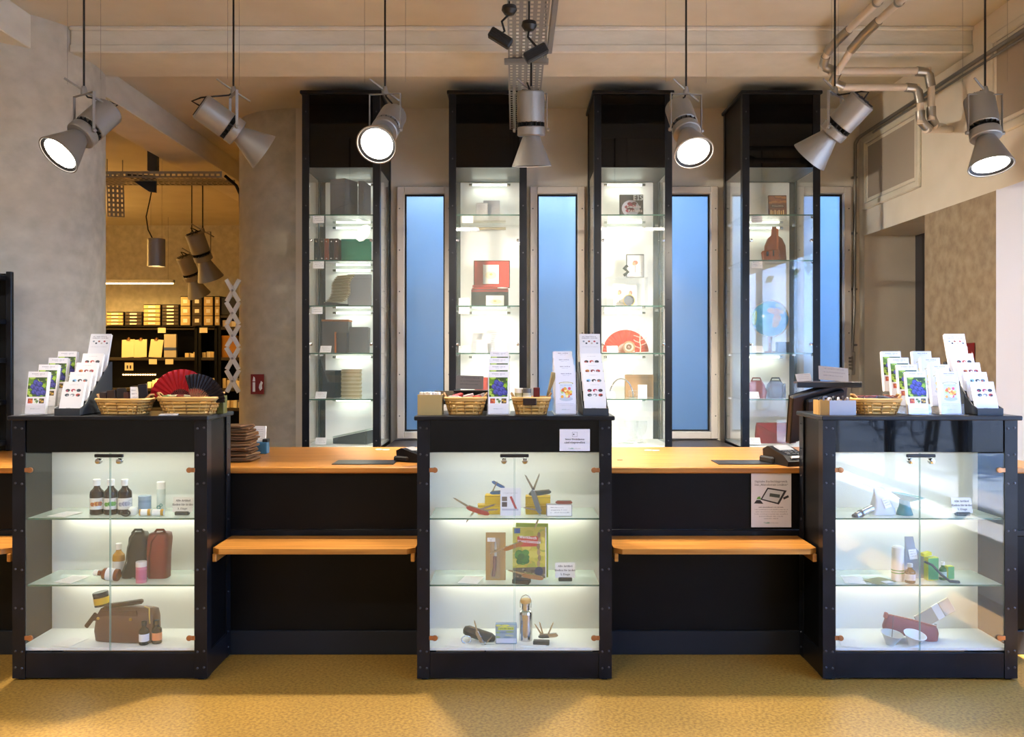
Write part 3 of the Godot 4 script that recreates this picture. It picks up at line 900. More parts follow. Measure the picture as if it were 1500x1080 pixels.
# ---------------------------------------------------------------- pendant spotlights
# hung at the point hang; aim is where the reflector points; pivot lies under the hanging point
func spotlight(label: String, hang: Vector3, aim: Vector3, energy: float, size := 1.0, top := CEIL, store := false) -> void:
	var t := thing("pendant_spotlight", label, "lamp", hang, 0, "storeroom pendant spotlights" if store else "pendant spotlights above the counter")
	var g: Material = M.lamp_grey
	aim = aim.normalized()
	var flat := Vector3(aim.x, 0, aim.z)
	var az := atan2(flat.x, flat.z) if flat.length() > 0.05 else 0.0
	var side := V(cos(az), 0, -sin(az))
	var drop := -0.235 * size
	var piv := V(0, drop, 0)
	part(t, "cable", sh().tube([V(0, 0.01, 0), V(0, top - hang.y, 0)], 0.006 * size, 8), M.rubber)
	for s in [-1, 1]:
		part(t, "suspension_wire", sh().tube([side * s * 0.075 + V(0.05 * s, 0.05, 0), side * s * 0.075 + V(0.05 * s, top - hang.y, 0)], 0.0011, 4), M.zinc)
	part(t, "cross_bar", sh().tube([V(-0.085, 0.055, 0.05) * size, V(0, 0.0, 0), V(0.085, -0.05, -0.05) * size], 0.006 * size, 8), g)
	part(t, "hub", sh().lathe([Vector2(0, 0.026), Vector2(0.012, 0.024), Vector2(0.018, 0.0), Vector2(0.018, -0.022), Vector2(0, -0.022)], 14, Transform3D(Basis().scaled(Vector3.ONE * size), Vector3.ZERO)), g)
	var hw := 0.095 * size
	var yoke := sh()
	for a in [[side * hw + V(0, -0.02, 0), side * hw + piv], [-side * hw + V(0, -0.02, 0), -side * hw + piv], [-side * hw + V(0, -0.02, 0), side * hw + V(0, -0.02, 0)]]:
		var mid: Vector3 = (a[0] + a[1]) / 2
		var ln: float = (a[0] - a[1]).length()
		var up: bool = absf(a[0].y - a[1].y) > 0.01
		var bs := Basis(side, V(0, 1, 0), side.cross(V(0, 1, 0)))
		yoke.box(Vector3.ZERO, V(0.005, ln + 0.004, 0.016) if up else V(ln + 0.005, 0.005, 0.016), 0.001, Transform3D(bs, mid))
	part(t, "yoke", yoke, g)
	for s in [-1, 1]:
		part(t, "clamp_knob", sh().lathe([Vector2(0, 0.016), Vector2(0.010, 0.013), Vector2(0.012, 0.004), Vector2(0.012, 0)], 12, Transform3D(Basis(Quaternion(V(0, 1, 0), side * s)), piv + side * s * hw)), g)
	# body along the aim; local y runs backwards (up the housing)
	var q := Basis(Quaternion(V(0, 1, 0), -aim)) if aim.y > -0.999 else Basis()
	q = q.scaled(Vector3.ONE * size)
	var b := Transform3D(q, piv)
	part(t, "housing", sh().lathe([Vector2(0, 0.225), Vector2(0.074, 0.225), Vector2(0.082, 0.216), Vector2(0.082, 0.047), Vector2(0.078, 0.043), Vector2(0, 0.043)], 32, b), g)
	part(t, "core", sh().lathe([Vector2(0.045, 0.05), Vector2(0.045, 0.01)], 20, b), M.lamp_dark)
	for k in 16:
		var an := TAU * k / 16
		part(t, "cooling_fin", sh().box(V(0.058, 0.031, 0), V(0.042, 0.03, 0.004), 0.0, b * Transform3D(Basis(V(0, 1, 0), an), Vector3.ZERO)), M.lamp_dark)
	for k in 8:
		part(t, "rear_rib", sh().box(V(0.037, 0.227, 0), V(0.066, 0.006, 0.004), 0.0, b * Transform3D(Basis(V(0, 1, 0), TAU * k / 8), Vector3.ZERO)), M.lamp_dark)
	part(t, "collar", sh().lathe([Vector2(0, 0.018), Vector2(0.078, 0.018), Vector2(0.083, 0.012), Vector2(0.083, -0.03), Vector2(0.078, -0.035), Vector2(0.045, -0.035)], 32, b), g)
	part(t, "reflector", sh().lathe([Vector2(0.048, -0.03), Vector2(0.054, -0.045), Vector2(0.117, -0.205), Vector2(0.119, -0.212), Vector2(0.112, -0.212), Vector2(0.108, -0.203)], 40, b), g)
	part(t, "rim", sh().lathe([Vector2(0.110, -0.208), Vector2(0.092, -0.198)], 40, b), M.lamp_dark)
	part(t, "lamp_lens", sh().lathe([Vector2(0.094, -0.199), Vector2(0, -0.203)], 32, b), M.store_glow if store else M.lamp_lens)
	var tail := b * V(0, 0.225, 0)
	var bow := tail - aim * 0.05 * size + side * 0.02
	part(t, "loop_cable", sh().tube([V(0, -0.005, 0), V(0, -0.03, 0) - flat * 0.03, (bow + V(0, 0.02, 0)).lerp(V(0, -0.05, 0) - flat * 0.1, 0.35), bow, tail + aim * 0.005], 0.005 * size, 8), M.rubber)
	var l := SpotLight3D.new()
	l.name = "lamp_light"
	l.light_energy = energy
	l.light_color = Color(1.0, 0.86, 0.62) if store else Color(1.0, 0.95, 0.87)
	l.spot_angle = 50.0
	l.spot_angle_attenuation = 0.6
	l.spot_range = 14.0
	l.light_size = 0.08
	l.shadow_enabled = true
	t.add_child(l)
	l.position = b * V(0, -0.22, 0)
	l.look_at_from_position(t.position + l.position, t.position + l.position + aim, V(0, 0, 1) if absf(aim.y) > 0.9 else V(0, 1, 0))
	l.position = b * V(0, -0.22, 0)


const TRAY_H := 1.82

func tray_cell(s: Shape, x0: float, x1: float, z0: float, z1: float, y: float) -> void:
	# one slotted cell of a perforated sheet: four strips round the slot
	var ex := (x1 - x0) * 0.3
	var ez := (z1 - z0) * 0.22
	var k := V(0, -1, 0)
	for r in [[x0, x1, z0, z0 + ez], [x0, x1, z1 - ez, z1], [x0, x0 + ex, z0 + ez, z1 - ez], [x1 - ex, x1, z0 + ez, z1 - ez]]:
		s.quad(V(r[0], y, r[2]), V(r[1], y, r[2]), V(r[1], y, r[3]), V(r[0], y, r[3]), k)

func tray(called: String, label: String, long: float, wide: float, where: Vector3, turn: float, cols := 6) -> Node3D:
	var t := thing(called, label, "cable tray", where, turn)
	var s := sh()
	var rows := int(long / 0.055)
	for r in rows:
		for c in cols:
			tray_cell(s, -wide / 2 + wide * c / cols, -wide / 2 + wide * (c + 1) / cols, r * 0.055, (r + 1) * 0.055, 0)
	part(t, "perforated_sheet", s, M.zinc)
	for sx in [-1, 1]:
		var f := sh()
		for r in rows:
			var z0 := r * 0.055
			f.quad(V(0, 0, z0), V(0, 0.014, z0), V(0, 0.014, z0 + 0.055), V(0, 0, z0 + 0.055), V(sx, 0, 0))
			f.quad(V(0, 0.014, z0), V(0, 0.036, z0), V(0, 0.036, z0 + 0.02), V(0, 0.014, z0 + 0.02), V(sx, 0, 0))
			f.quad(V(0, 0.036, z0), V(0, 0.06, z0), V(0, 0.06, z0 + 0.055), V(0, 0.036, z0 + 0.055), V(sx, 0, 0))
		part(t, "side_flange", f, M.zinc, V(sx * wide / 2, 0, 0))
	return t


func ceiling_gear() -> void:
	var Z := 5.3
	var rows := [
		[123, 4.95, V(-0.38, -0.72, 0.58), "outermost left pendant spotlight, lit and aimed down left", 10.0],
		[342, 5.3, V(0.76, -0.54, -0.42), "second pendant spotlight from the left, turned sideways to the right", 8.0],
		[564, 5.3, V(-0.12, -0.60, 0.78), "lit pendant spotlight in front of the first tall showcase", 9.0],
		[778, 5.3, V(0.02, -0.985, -0.16), "pendant spotlight under the cable tray, pointing straight down", 7.0],
		[1005, 5.3, V(0.1, -0.78, 0.60), "lit pendant spotlight in front of the third tall showcase", 7.0],
		[1223, 5.3, V(-0.56, -0.66, -0.50), "pendant spotlight with its finned back showing, near the white pipes", 8.0],
		[1443, 4.95, V(0.0, -0.95, 0.30), "outermost right pendant spotlight, lit and aimed steeply down", 4.0]]
	for r in rows:
		var h := at(r[0], 133, r[1])
		spotlight(r[3], h, r[2], r[4], 1.0, CEIL if r[0] != 778 else EYE + TRAY_H)
	# three unseen battens added behind the camera as soft fill light
	for k in 3:
		var bt := thing("added_fill_batten", "unseen fill batten added over the shop floor, %s" % ["left of the entrance", "at the middle", "beside the shop window"][k], "lamp", V([-4.6, -1.4, 1.8][k], 3.45, -1.4), 0, "added shop floor fill lights")
		part(bt, "housing", bx(V(1.8, 0.06, 0.12), 0.006), M.lamp_grey, V(0, 0.036, 0))
		part(bt, "light_tube", bx(V(1.76, 0.02, 0.1), 0.004), M.lamp_lens, V(0, 0, 0))
		for s in [-1, 1]:
			part(bt, "suspension_wire", sh().tube([V(s * 0.8, 0.06, 0), V(s * 0.8, CEIL - 3.45, 0)], 0.003, 5), M.zinc)
		area(bt, "batten_glow", V(0, -0.02, 0), Vector2(1.76, 0.1), [7.0, 4.6, 1.0][k], Color(1.0, 0.98, 0.95))
	# perforated cable tray over the middle of the counter
	var t := tray("cable_tray", "long perforated steel cable tray hung under the ceiling above the counter", 5.2, 0.222, V(0.075, EYE + TRAY_H, -7.12), 0)
	part(t, "cross_strut", bx(V(0.27, 0.03, 0.04), 0.003), M.zinc, V(0, -0.02, 1.7))
	part(t, "side_rail", bx(V(0.03, 0.05, 3.5), 0.004), M.zinc, V(0.135, 0.0, 3.6))
	for z in [1.7, 3.6]:
		part(t, "hanger_rod", sh().tube([V(0.12, 0, z), V(0.12, CEIL - EYE - TRAY_H, z)], 0.006, 8), M.zinc)
	# two black plug-in drivers dangling from the tray
	var spots := [[746, 15, 733, 56, -32.0, "left black power adapter dangling beside the cable tray"], [775, 38, 785, 78, 28.0, "right black power adapter dangling under the cable tray"]]
	for a in spots:
		var z := 4.55
		var p := at(a[0], a[1], z)
		var d := thing("power_adapter", a[5], "power adapter", at(a[2], a[3], z), 0, "black power adapters")
		part(d, "body", bx(V(0.125, 0.055, 0.045), 0.006), M.black, Vector3.ZERO, V(0, 0, a[4]))
		for k in 5:
			part(d, "groove_rib", bx(V(0.11, 0.004, 0.05), 0.001), hexmat("202024", 0.5), V(0, 0, 0) + Basis(V(0, 0, 1), deg_to_rad(a[4])) * V(0, -0.02 + 0.01 * k, 0), V(0, 0, a[4]))
		var rel := p - d.position
		part(d, "plug", sh().lathe([Vector2(0, -0.03), Vector2(0.025, -0.022), Vector2(0.04, 0.0), Vector2(0.036, 0.02), Vector2(0, 0.022)], 18), M.black, rel)
		part(d, "flex", sh().tube([rel + V(0, -0.02, 0), rel.lerp(Vector3.ZERO, 0.4) + V(-0.02, 0, 0), rel.lerp(Vector3.ZERO, 0.75) + V(0.01, 0, 0), V(0, 0.02, 0)], 0.006, 8), M.rubber)
		part(d, "plug_lead", sh().tube([rel + V(0, 0.02, 0), V(rel.x, EYE + TRAY_H - d.position.y, rel.z)], 0.005, 6), M.rubber)
	# two white pipes with bright elbows
	var pz := 6.05
	var runs := [
		["upper white water pipe with steel elbows near the right ceiling corner", [V(2.17, 3.70, -3.4), V(2.17, 3.70, -5.75), V(2.10, 3.62, -5.95), at(1203, 100, pz)], [at(1203, 104, pz), at(1362, 104, pz)], [at(1364, 108, pz), at(1364, 176, pz)], [at(1366, 184, pz), V(3.075, Y(178, 6.2), -6.35)]],
		["lower white water pipe with steel elbows near the right ceiling corner", [V(2.30, 3.70, -3.4), V(2.30, 3.70, -5.6), V(2.22, 3.60, -5.85), at(1216, 124, pz)], [at(1216, 128, pz), at(1346, 128, pz)], [at(1348, 132, pz), at(1348, 182, pz)], [at(1350, 190, pz), V(3.075, Y(187, 6.2), -6.25)]]]
	for r in runs:
		var p := thing("water_pipe", r[0], "pipe", Vector3.ZERO, 0, "white pipes under the ceiling")
		var a: Array = r[1]
		part(p, "pipe_run", sh().tube([a[0], a[1]], 0.024, 14), M.pipe_white)
		part(p, "elbow", sh().tube([a[1], a[1].lerp(a[2], 0.5) + V(0, 0.01, -0.01), a[2]], 0.03, 14), hexmat("a8a49c", 0.34, 0.9))
		part(p, "pipe_run", sh().tube([a[2], a[3]], 0.024, 14), M.pipe_white)
		for k in [2, 3, 4]:
			var e0: Vector3 = r[k - 1][-1]
			var e1: Vector3 = r[k][0]
			var i0: Vector3 = (r[k - 1][-2] - e0).normalized()
			var i1: Vector3 = (r[k][1] - e1).normalized()
			part(p, "elbow", sh().tube([e0 + i0 * 0.09, e0 + i0 * 0.03 + i1 * 0.006, e0 + i1 * 0.03 + i0 * 0.006, e1 + i1 * 0.09], 0.031, 14), hexmat("a8a49c", 0.34, 0.9))
			part(p, "pipe_run", sh().tube([r[k][0] + i1 * 0.05, r[k][1]], 0.024, 14), M.pipe_white)
		for z in [4.6, 5.3]:
			part(p, "pipe_clip", sh().tube([V(a[0].x, CEIL, -z), V(a[0].x, 3.73, -z)], 0.006, 8), M.zinc)
			part(p, "clip_ring", sh().lathe([Vector2(0.03, -0.012), Vector2(0.03, 0.012)], 16, rot(90, 0, 0, V(a[0].x, 3.70, -z))), M.zinc)
	# conduit along the right wall and down the corner
	var cd := thing("wall_conduit", "grey steel conduit running along the right wall and down the corner", "conduit")
	part(cd, "sloping_run", sh().tube([V(3.07, EYE + 1.98, -3.0), V(3.07, EYE + 1.95, -7.86)], 0.014, 10), M.zinc)
	part(cd, "second_run", sh().tube([V(3.075, EYE + 1.935, -3.0), V(3.075, EYE + 1.915, -7.6)], 0.009, 8), M.zinc)
	part(cd, "bend", sh().tube([V(3.07, EYE + 1.95, -7.84), V(3.065, EYE + 1.94, -7.91), V(3.05, EYE + 1.90, -7.93)], 0.015, 10), M.zinc)
	part(cd, "vertical_run", sh().tube([V(3.05, EYE + 1.91, -7.93), V(3.04, EYE + 0.4, -7.93), V(3.02, 1.62, -7.93)], 0.013, 10), M.zinc)
	for k in 4:
		part(cd, "saddle", bx(V(0.05, 0.018, 0.03), 0.003), M.zinc, V(3.045, EYE + 1.6 - k * 0.5, -7.945))


# ---------------------------------------------------------------- storeroom seen past the round pillar
func storeroom() -> void:
	var Z := 14.6
	var warm := Color(1.0, 0.78, 0.42)
	spotlight("storeroom pendant spotlight hanging nearer the round pillar", at(297, 338, 10.0), V(0.2, -0.88, -0.4), 2.0, 1.25, CEIL, true)
	spotlight("lower storeroom pendant spotlight with a light spot at its rim", at(281, 372, 11.0), V(0.2, -0.86, -0.42), 2.0, 1.2, CEIL, true)
	var c := thing("cylinder_pendant", "grey cylindrical pendant lamp glowing at its lower end in the storeroom", "lamp", at(229, 350, 9.6))
	part(c, "shade", sh().lathe([Vector2(0, 0), Vector2(0.088, 0), Vector2(0.092, -0.004), Vector2(0.092, -0.30), Vector2(0.086, -0.30), Vector2(0.086, -0.27)], 32), M.lamp_grey)
	part(c, "lamp_lens", sh().lathe([Vector2(0.086, -0.286), Vector2(0, -0.288)], 28), M.store_glow)
	part(c, "cable", sh().tube([V(-0.04, 0, 0), V(-0.09, 0.1, 0), V(-0.11, 0.24, 0), V(-0.07, 0.42, 0), V(-0.03, 0.62, 0)], 0.007, 8), M.rubber)
	for s in [-1, 1]:
		part(c, "suspension_wire", sh().tube([V(s * 0.06, 0, 0), V(s * 0.06, CEIL - c.position.y, 0)], 0.0016, 4), M.zinc)
	var sl := SpotLight3D.new()
	sl.name = "lamp_light"
	sl.light_energy = 4.0
	sl.light_color = warm
	sl.spot_angle = 60.0
	sl.spot_range = 12.0
	sl.light_size = 0.08
	sl.shadow_enabled = true
	c.add_child(sl)
	sl.position = V(0, -0.31, 0)
	sl.rotation_degrees.x = -90
	# tube battens: one over the rear shelves, two unseen ones added further left to brighten the room
	var ba := [[at(205, 415, 14.2), "slim batten light hanging over the rear storeroom shelves", 1.8, 2.2], [V(-6.2, 3.1, -10.5), "unseen batten light added left of the storeroom opening", 1.6, 5.0], [V(-6.85, 3.1, -12.5), "unseen batten light added in the middle of the storeroom", 1.6, 4.2]]
	for b in ba:
		var t := thing("batten_light", b[1], "lamp", b[0], 0, "storeroom batten lights")
		part(t, "housing", bx(V(b[2], 0.05, 0.07), 0.004), M.lamp_grey, V(-b[2] / 2 + 0.55, 0.03, 0))
		part(t, "light_tube", bx(V(b[2] - 0.04, 0.02, 0.055), 0.004), M.store_glow, V(-b[2] / 2 + 0.55, -0.004, 0))
		for s in [0.1, b[2] - 0.1]:
			part(t, "suspension_wire", sh().tube([V(0.55 - s, 0.05, 0), V(0.55 - s, CEIL - b[0].y, 0)], 0.003, 5), M.zinc)
		area(t, "batten_glow", V(-b[2] / 2 + 0.55, -0.02, 0), Vector2(b[2] - 0.04, 0.055), b[3], warm)
		if b[0].z > -14.0:
			area(t, "added_batten_uplight", V(-b[2] / 2 + 0.55, 0.062, 0), Vector2(b[2] - 0.04, 0.055), b[3] * 0.5, warm, V(90, 0, 0))  # upward light added on the unseen battens to brighten the ceiling
			part(t, "added_upper_light_tube", bx(V(b[2] - 0.04, 0.006, 0.055)), M.store_glow, V(-b[2] / 2 + 0.55, 0.057, 0))
	# hung trays
	tray("cable_tray", "perforated steel cable tray crossing the storeroom opening", 4.3, 0.42, V(X(335, 9.0), Y(266, 9.0), -9.0), -90, 5)
	var br := thing("tray_bracket", "dark triangular steel bracket under the storeroom cable tray", "bracket", at(210, 268, 9.0))
	part(br, "web", sh().prism(PackedVector2Array([Vector2(-0.16, 0.09), Vector2(0.13, 0.07), Vector2(0.13, -0.10), Vector2(0.06, -0.09), Vector2(-0.16, 0.06)]), 0.03), hexmat("2a2c34", 0.5))
	part(br, "stem", bx(V(0.1, CEIL - at(0, 240, 9.0).y + 0.16, 0.06), 0.004), hexmat("4a453c", 0.5), V(0.1, (CEIL - at(0, 240, 9.0).y) / 2 + 0.2, 0))
	var tr2 := tray("cable_tray", "short end of a perforated cable tray at the left of the storeroom opening", 0.5, 0.18, at(170, 318, 10.2), 0, 4)
	tr2.rotation_degrees = V(-70, 20, 0)
	for s in [-1, 1]:
		part(tr2, "hanger_rod", sh().tube([V(s * 0.08, 0, 0.45), V(s * 0.08, 0.3, 1.45)], 0.006, 8), M.zinc)
	var cc := thing("pillar_cable", "dark cable running down the edge of the round pillar", "cable")
	part(cc, "cable", sh().tube([at(330, 258, 8.9), at(346, 272, 8.85), at(352, 285, 8.8), at(353, 330, 8.8), at(353.5, 600, 8.8)], 0.016, 8), M.rubber)
	# white folding scissor arm
	var sa := thing("scissor_arm", "white metal scissor lattice hanging beside the round pillar", "lattice", at(341, 410, 8.3))
	for k in 5:
		for s in [-1, 1]:
			var y0 := -0.212 * k
			part(sa, "bar", sh().box(Vector3.ZERO, V(0.042, 0.24, 0.014), 0.004, rot(0, 0, s * 30, V(0.0, y0 - 0.1, 0.008 * s))), hexmat("eeece8", 0.45))
	for k in 5:
		part(sa, "rivet", sh().lathe([Vector2(0, 0.016), Vector2(0.012, 0.012), Vector2(0.012, 0)], 10, rot(90, 0, 0)), hexmat("b9b7b4", 0.35), V(0, -0.212 * k - 0.1, 0.01))
	# rear shelving: three black units
	var units := [[150, 290, "wide black shelving unit with clipboards in the storeroom"], [291, 319, "narrow black shelving unit beside the clipboards in the storeroom"], [320, 375, "black shelving unit half hidden behind the round pillar"]]
	var tops := [Y(478, Z), Y(478, Z), Y(462, Z)]
	for i in 3:
		var x0: float = X(units[i][0], Z) if i > 0 else X(118, Z)
		var x1: float = X(units[i][1], Z)
		var w := x1 - x0
		var u := thing("storeroom_shelf", units[i][2], "shelving", V((x0 + x1) / 2, 0, -Z), 0, "black storeroom shelving")
		for s in [-1, 1]:
			part(u, "upright", bx(V(0.05, tops[i], 0.4), 0.004), M.panel_black, V(s * (w / 2 - 0.025), tops[i] / 2, -0.18))
		part(u, "back", bx(V(w, tops[i], 0.02)), M.panel_black, V(0, tops[i] / 2, -0.38))
		for py in [481, 526, 571, 600]:
			part(u, "shelf", bx(V(w - 0.1, 0.05, 0.4), 0.004), hexmat("3a342c", 0.5), V(0, Y(py, Z), -0.18))
		part(u, "shelf", bx(V(w, 0.04, 0.4), 0.004), hexmat("3a342c", 0.5), V(0, tops[i] - 0.02, -0.18))
	# drawer boxes on top
	var kraft := hexmat("c9b183", 0.7)
	var dark := hexmat("4a4038", 0.6)
	var sets := [[157, 183, 457, 4, 1, 0, "low kraft box with four drawers at the left on the storeroom shelf"], [184, 210, 457, 4, 1, 1, "low dark box with four drawers on the storeroom shelf"], [211, 237, 446, 5, 1, 0, "taller kraft box with five drawers on the storeroom shelf"], [238, 264, 446, 6, 1, 1, "taller dark box with six drawers on the storeroom shelf"], [265, 281, 434, 3, 1, 0, "tall kraft box of three large drawers on the storeroom shelf"], [282, 298, 434, 3, 1, 1, "tall dark box of three large drawers on the storeroom shelf"], [299, 314, 434, 3, 1, 0, "tall kraft box of three large drawers right of the dark one"], [315, 324, 434, 3, 1, 0, "narrow kraft box of three large drawers at the right end"]]
	for s in sets:
		var x0 := X(s[0], Z)
		var x1 := X(s[1], Z)
		var y1: float = Y(s[2], Z)
		var y0: float = tops[0]
		var b := thing("drawer_box", s[6], "drawer box", V((x0 + x1) / 2, y0, -Z - 0.1), 0, "drawer boxes on the storeroom shelves")
		var w := x1 - x0 - 0.008
		part(b, "body", bx(V(w, y1 - y0, 0.26), 0.003), M.black, V(0, (y1 - y0) / 2, 0))
		for k in s[3]:
			var hh: float = (y1 - y0 - 0.02) / s[3]
			var dd := part(b, "drawer", bx(V(w - 0.02, hh - 0.012, 0.02), 0.003), dark if s[5] else kraft, V(0, 0.01 + hh * (k + 0.5), 0.135))
			part(dd, "label_holder", bx(V(w * 0.4, minf(hh * 0.45, 0.06), 0.006)), M.paper, V(0, 0, 0.012))
	var bb := one("storage_box", "black storage box on top of the shelving behind the white lattice", "box", bx(V(0.34, 0.30, 0.3), 0.01), M.black, V(X(336, Z), tops[2] + 0.15, -Z - 0.15))
	bb.name = numbered("storage_box")
	# shelf contents
	var sy := Y(526, Z) + 0.025
	for k in 3:
		var b := thing("clipboard", "cream clipboard leaning on the storeroom shelf, %s" % ["nearest the leaflets", "middle of three", "rightmost of three"][k], "clipboard", V(X([187, 205, 228][k], Z), sy, -Z - 0.02), 0, "clipboards on the storeroom shelf")
		part(b, "board", bx(V(0.21, 0.30, 0.008), 0.002), hexmat("e8d9b2", 0.6), V(0, 0.148, 0), V(-12, 0, 4 if k < 2 else -3))
		part(b, "clip", sh().lathe([Vector2(0, 0.05), Vector2(0.015, 0.045), Vector2(0.045, 0.0)], 10), hexmat("6a4a26", 0.4, 0.5), V(-0.01, 0.285, -0.05))
	var pk := thing("paper_packet", "wrapped packet of paper with a blue band on the storeroom shelf", "packet", V(X(250, Z), sy, -Z), 0)
	part(pk, "sheets", bx(V(0.2, 0.38, 0.05), 0.004), hexmat("c4bfb0", 0.4), V(0, 0.19, 0))
	part(pk, "band", bx(V(0.204, 0.05, 0.054), 0.003), hexmat("4a5a8a", 0.4), V(0, 0.14, 0))
	for q in [[237, 484], [298, 484], [224, 530], [248, 530]]:
		one("shelf_label", "cream price label hanging on the storeroom shelf edge, %s" % {237: "above the paper packet", 298: "under the tall drawer boxes", 224: "below the clipboards", 248: "below the paper packet"}[q[0]], "label", bx(V(0.13, 0.085, 0.004)), hexmat("efe3c4", 0.6), at(q[0], q[1], Z - 0.02), Vector3.ZERO, "shelf labels in the storeroom")
	# rows of small cartons
	var k0 := 0
	for row in [[270, 313, 526, 7, 0.09, "on the narrow shelving under the dark recess"], [330, 352, 526, 4, 0.12, "beside the large brown carton by the pillar"], [215, 262, 571, 8, 0.14, "on the shelf below the clipboards"], [292, 318, 571, 5, 0.15, "low on the narrow shelving"], [325, 352, 571, 5, 0.16, "low beside the pillar"], [325, 352, 481, 4, 0.12, "high behind the white lattice"], [330, 352, 600, 4, 0.12, "lowest of all beside the pillar"]]:
		for k in row[3]:
			var px: float = lerpf(row[0], row[1], (k + 0.5) / row[3])
			var w: float = (X(row[1], Z) - X(row[0], Z)) / row[3]
			var hh: float = row[4] * rng.randf_range(0.7, 1.1)
			var o := one("small_carton", "small cream carton %s, %s" % [row[5], NTH[k]], "carton", bx(V(w * 0.92, hh, 0.12), 0.003), hexmat(["e8d6a8", "f0e6cc", "d9c08a", "ece2c8"][k0 % 4], 0.6), V(X(px, Z), Y(row[2], Z) + 0.025 + hh / 2, -Z - 0.08 - 0.03 * (k % 2)), Vector3.ZERO, "small cartons on the storeroom shelving")
			k0 += 1
	one("brown_carton", "large brown carton on the shelving behind the white lattice", "carton", bx(V(0.3, 0.36, 0.3), 0.005), hexmat("a9772e", 0.7), V(X(333, Z), Y(526, Z) + 0.205, -Z - 0.16))
	var ss := thing("light_strip", "row of small glowing lights under the storeroom shelf", "light", at(204, 549, Z - 0.02))
	part(ss, "rail", bx(V(0.56, 0.02, 0.02)), M.lamp_dark, V(0, 0.02, 0))
	for k in 14:
		part(ss, "light_dot", bx(V(0.026, 0.022, 0.012), 0.002), M.store_glow, V(-0.26 + 0.04 * k, 0, 0))
	area(ss, "strip_glow", V(0, -0.02, 0.01), Vector2(0.56, 0.02), 0.2, warm)
	var sg := thing("shelf_sign", "small cream sign with two dark figures on the storeroom shelf", "sign", at(189, 537, Z))
	part(sg, "card", bx(V(0.14, 0.13, 0.004)), hexmat("efe3c4", 0.6))
	for s in [-1, 1]:
		part(sg, "figure", bx(V(0.025, 0.055, 0.003)), M.ink, V(s * 0.025, -0.01, 0.003))
	# black steel rack standing on the counter at the far left
	var rk := thing("steel_rack", "black steel rack on the counter at the far left edge", "rack", V(-3.36, 0.997, -5.38))
	for sx in [-1, 1]:
		for sz in [-1, 1]:
			part(rk, "upright", bx(V(0.035, 1.11, 0.03), 0.003), M.steel_black, V(sx * 0.235, 0.555, sz * 0.12))
	for y in [0.05, 0.30, 0.56, 0.80, 1.07]:
		part(rk, "shelf", bx(V(0.44, 0.03, 0.27), 0.003), M.steel_black, V(0, y, 0))
	part(rk, "back", bx(V(0.46, 1.1, 0.01)), M.panel_black, V(0, 0.55, -0.135))


# ---------------------------------------------------------------- makers for small goods
const ORD := ["topmost", "second from the top", "third from the top", "fourth from the top", "fifth from the top", "sixth from the top", "seventh from the top", "seventh from the bottom", "sixth from the bottom", "fifth from the bottom", "fourth from the bottom", "third from the bottom", "second from the bottom", "lowest of all"]
const NTH := ["leftmost", "second from the left", "third from the left", "fourth from the left", "fifth from the left", "sixth from the left", "seventh from the left", "eighth from the left"]
func bottle(called: String, label: String, where: Vector3, r: float, h: float, m: Material, cap: Material, lab: Material, shoulder := 0.72, turn := Vector3.ZERO, group := "") -> Node3D:
	var b := thing(called, label, "bottle", where, 0, group)
	b.rotation_degrees = turn
	var nk := r * 0.42
	part(b, "body", sh().lathe([Vector2(0, 0.001), Vector2(r * 0.92, 0.001), Vector2(r, h * 0.03), Vector2(r, h * (shoulder - 0.16)), Vector2(r * 0.93, h * (shoulder - 0.08)), Vector2(nk * 1.3, h * shoulder), Vector2(nk, h * (shoulder + 0.04)), Vector2(nk, h * 0.86)], 24), m)
	part(b, "cap", sh().lathe([Vector2(nk * 1.25, h * 0.82), Vector2(nk * 1.25, h * 0.985), Vector2(nk * 1.1, h), Vector2(0, h)], 20), cap)
	if lab:
		part(b, "label", sh().lathe([Vector2(r * 1.012, h * 0.16), Vector2(r * 1.012, h * 0.48)], 24), lab)
	return b

func tin(called: String, label: String, category: String, where: Vector3, r: float, h: float, m: Material, lid: Material, band: Material = null, group := "") -> Node3D:
	var b := thing(called, label, category, where, 0, group)
	part(b, "body", sh().lathe([Vector2(0, 0), Vector2(r, 0), Vector2(r, h * 0.8), Vector2(r * 0.9, h * 0.82)], 24), m)
	part(b, "lid", sh().lathe([Vector2(r * 1.02, h * 0.76), Vector2(r * 1.02, h * 0.98), Vector2(r * 0.95, h), Vector2(0, h)], 24), lid)
	if band:
		part(b, "band", sh().lathe([Vector2(r * 1.01, h * 0.15), Vector2(r * 1.01, h * 0.62)], 24), band)
	return b

func carton(called: String, label: String, category: String, where: Vector3, size: Vector3, m: Material, front: Material = null, turn := Vector3.ZERO, group := "") -> Node3D:
	# where: middle of the base
	var b := thing(called, label, category, where, 0, group)
	b.rotation_degrees = turn
	part(b, "box", bx(size, 0.002), m, V(0, size.y / 2, 0))
	if front:
		part(b, "front_print", bx(V(size.x * 0.94, size.y * 0.92, 0.001)), front, V(0, size.y / 2, size.z / 2 + 0.0006))
	part(b, "lid_seam", bx(V(size.x + 0.001, 0.0012, size.z + 0.001)), M.ink, V(0, size.y * 0.86, 0))
	return b

func card(called: String, label: String, category: String, where: Vector3, w: float, h: float, m: Material, turn := Vector3.ZERO, group := "") -> MeshInstance3D:
	# a stiff card; where is the middle of its lower edge
	return one(called, label, category, sh().box(V(0, h / 2, 0), V(w, h, 0.003)), m, where, turn, group)

